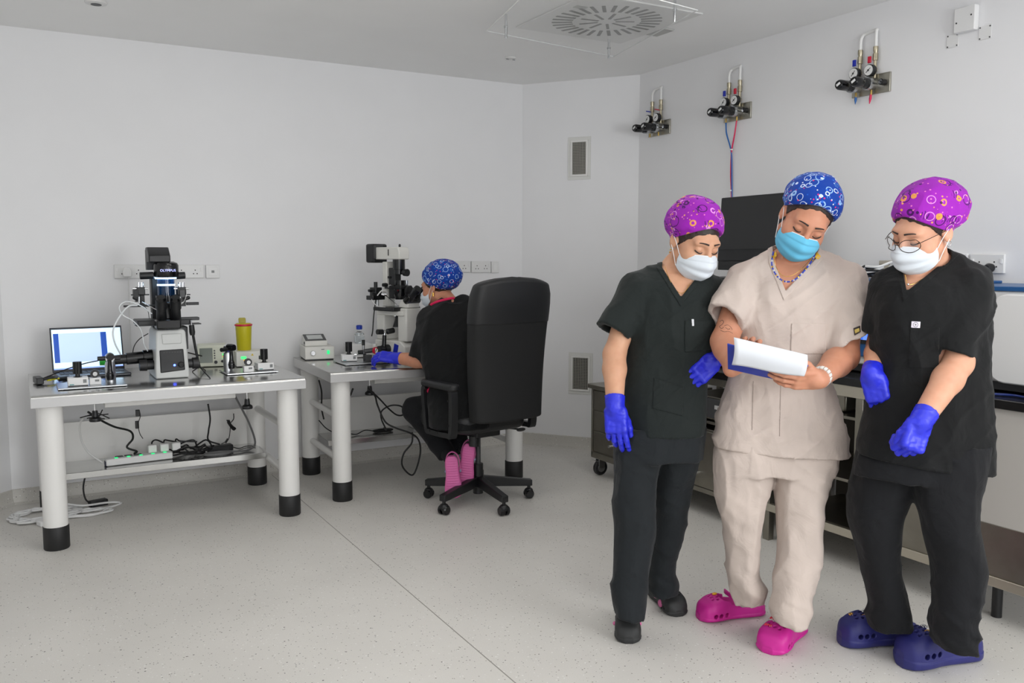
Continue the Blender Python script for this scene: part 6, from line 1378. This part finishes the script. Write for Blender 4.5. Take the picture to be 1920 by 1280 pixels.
patch('chest_pocket', cfgC['cl'], [(1706,612),(1762,614),(1760,690),(1704,690)], BLACK, topC, 2.98, .0018, .0010, .0034)
NAVY = mat('navy_clog', (42,44,112), .5, noise=(20,.04)); LINER = mat('lime_sock', (150,172,110), .8)
for (tx, ty), (hx, hy) in (((1579,1207),(1716,1203)), ((1692,1248),(1834,1232))):
    t_ = onz(tx,ty); h_ = onz(hx,hy); o, lc = clog(PC, h_, t_, NAVY, plat=.020, L=np.linalg.norm(t_-h_)*1.04, toe_h=.066, W=.108); strap(o, lc, NAVY, .020, back=False)
    for k, (x, y) in enumerate(((.015,.21),(-.012,.178),(.022,.165))):
        b = MB()
        for i in range(6): a = 2*PI*i/6; b.ball(lc.w((x+.007*math.cos(a), y+.007*math.sin(a), .098+(0.0 if y < .2 else -.006))), .0042, 8)
        b.ball(lc.w((x,y,.101+(0.0 if y < .2 else -.006))), .0045, 8); b.build('jewel_charm', m_gold if k < 2 else m_silver, o, world=True)
    MB().ball(lc.w((0,.075,.060)), (.036,.036,.038)).build('sock', LINER, o, world=True)
# glasses
m_rim = mat('glasses_rim', (58,46,38), .3, .6); gl_ = thing('eyeglasses', 'thin dark-rimmed glasses on the rightmost woman', 'glasses', tuple(hC.w((0,.10,0))))
for sx in (-1, 1):
    pts = [hC.w((sx*(.034+.027*math.cos(a)), .112-.010*math.cos(a)*1.0-.010*(math.cos(a) > .5), -.004+.021*math.sin(a))) for a in np.linspace(0, 2*PI, 25)]; MB().tube(pts, .0013, 6, 2).build('rim', m_rim, gl_, world=True)
    lv = [hC.w((sx*(.034+.0262*math.cos(a)), .1122-.010*math.cos(a), -.004+.0205*math.sin(a))) for a in np.linspace(0, 2*PI, 25)[:-1]]; MB().add(lv, [tuple(range(24))]).build('lens', mat('lens_glass', (240,240,244), .02, alpha=.10), gl_, smooth=False, world=True)
    MB().tube([hC.w((sx*.061,.100,.004)), hC.w((sx*.074,.06,.008)), hC.w((sx*.081,.0,.008))], .0013, 6).build('temple', m_rim, gl_, world=True)
MB().tube([hC.w((-.008,.121,-.002)), hC.w((0,.124,.001)), hC.w((.008,.121,-.002))], .0013, 6).build('bridge', m_rim, gl_, world=True)
tube('necklace', m_gold, PC, [atd(1775,488,3.02), atd(1745,512,2.965), atd(1715,531,2.95), atd(1702,532,2.95), atd(1697,515,2.96)], .0010, world=True); MB().ball(atd(1703,533,2.945), .004).build('pendant', m_silver, PC, world=True)
MB().tube([hC.w((-.079+.0*k, -.012+.009*math.cos(a), -.040+.009*math.sin(a))) for k, a in enumerate(np.linspace(0, 2*PI, 13))], .0014, 6, 2).build('earring', m_silver, PC, world=True)
# ---------------------------------------------------------------- seated woman at the second table
D = 5.18
cfgS = dict(base=np.array([2.33,4.56,0]), head=(822,537,5.38), face=cdir(-.80,-.18,-.45), hup=cdir(-.18,1,-.1), hs=1.06, neck=(846,575,5.30), neckr=.055, top_m=BLACK, leg_m=BLACKT, cap_m=BLUEP, mask_m=MASKW, skin_m=SK2, seed=22, hairdrop=.020, puff=1.16, cz=.080, amp=.0055, h=.0075, slk=.045,
  torso=[(826,876,566,5.26,.085),(806,905,582,5.25,.11),(792,918,605,5.23,.125),(788,925,640,5.20,.130),(792,925,680,5.16,.130),(800,925,720,5.12,.135),(803,922,765,5.06,.14),(806,920,800,5.02,.14)],
  yoke=[((838,570,5.29),(804,596,5.30),.055,.058),((868,568,5.27),(906,590,5.20),.055,.06)],
  sleeves=[((808,602,5.28),(786,668,5.24),.075,.066,cdir(-.15,-.95,0)),((908,598,5.25),(905,665,5.42),.07,.06)],
  v=[(838,560),(842,556),(846,558),(842,562),(838,562)], vfront=5.0, hem=[(795,795,5.1),(925,795,5.1)],
  arms=[dict(j=[(806,608,5.28),(796,676,5.22),(740,671,5.30)], y=cdir(-1,.12,-.1), z=cdir(-.05,.75,.55), side=1, curl=(28,32,20), thumb=(30,10,10), r=(.052,.044,.046,.032), hs=1.0),
        dict(j=[(906,602,5.25),(900,672,5.50),(850,660,5.70)], y=cdir(-.7,.1,-.6), z=cdir(0,1,0), side=-1, curl=(20,25,15), r=(.05,.042,.042,.03))],
  core=[([(855,620,5.22),(862,740,5.1)], (.10,.12))])
cfgS['legs'] = None
PS, hS, topS, bodyS = build_person('woman in black seated at the ivory microscope, blue cap', cfgS)
# lap, thighs and shins (trousers) as one garment
hipL, hipR = np.array([2.26,4.62,.62]), np.array([2.46,4.63,.62]); kL = atd(779,768,5.36); aL = atd(836,852,5.20); kR = kL+np.array([.27,.06,.0]); aR = atd(862,838,5.28)
seg = [rc(hipL, kL, .095, .078), rc(kL, aL, .076, .056), rc(hipR, kR, .095, .078), rc(kR, aR, .076, .054), rc(hipL+np.array([0,-.02,.04]), hipR+np.array([0,-.02,.04]), .12, .12)]
f_ = un(seg, .03); hems = [plane(aL+_n(aL-kL)*.01, aL-kL), plane(aR+_n(aR-kR)*.01, aR-kR)]
def tf(P):
    d = f_(P); d = np.maximum(d, np.minimum(1e3, np.where(P[:, 2] < .40, np.minimum(np.maximum(hems[0](P), -1), np.maximum(hems[1](P), -1)), -1))); return d-folds(P, .005, (8,8,9), 31, .4)
lo, hi = bounds([hipL, hipR, kL, kR, aL, aR], .16); sdf_mesh('trousers', [(tf, lo, hi, .0075)], BLACKT, PS)
nbS = spec_pt(cfgS['neck'])
m_pinkt = mat('pink_neck_tape', (214,24,84), .7); MB().tube([atd(808,571,5.20), atd(818,566,5.175), atd(832,562,5.165), atd(846,559,5.165), atd(851,559,5.18)], .0075, 8).build('neck_tape', m_pinkt, topS, world=True)
patch('pocket_tape', cfgS['cl'], [(800,733),(804,721),(806,723),(802,737)], m_pinkt, topS, 5.2, .002, .002, .003)
LPINK = mat('light_pink_clog', (226,112,176), .5)
for tx, ty, hx, hy, dt, dh in ((850,918,846,856,5.05,5.02), (872,896,880,833,5.13,5.10)):
    t_ = atd(tx,ty,dt); h_ = atd(hx,hy,dh); u_ = -cdir(.12,.0,1.0) if False else _hf*1.0+np.array([0,0,.12]); o, lc = clog(PS, h_, t_, LPINK, up=u_, L=.25); strap(o, lc, LPINK)
sdf_mesh('socks', [(un([rc(aL-_n(aL-kL)*.05, atd(848,868,5.10), .034, .032), rc(aR-_n(aR-kR)*.05, atd(876,848,5.18), .034, .032)], .005), *bounds([aL, aR, atd(848,868,5.1), atd(876,848,5.18)], .08), .006)], mat('black_sock', (22,22,24), .85), PS)
MB().ball(hS.w((-.083,-.010,-.034)), .005).build('earring', m_gold, PS, world=True) if False else None
for sx in (-1, 1): MB().lathe([(0,.008),(1,.006)], hS.w((sx*.080,-.010,-.036)), hS.w((sx*.083,-.010,-.058)), 10).build('earring', m_gold, PS, world=True)
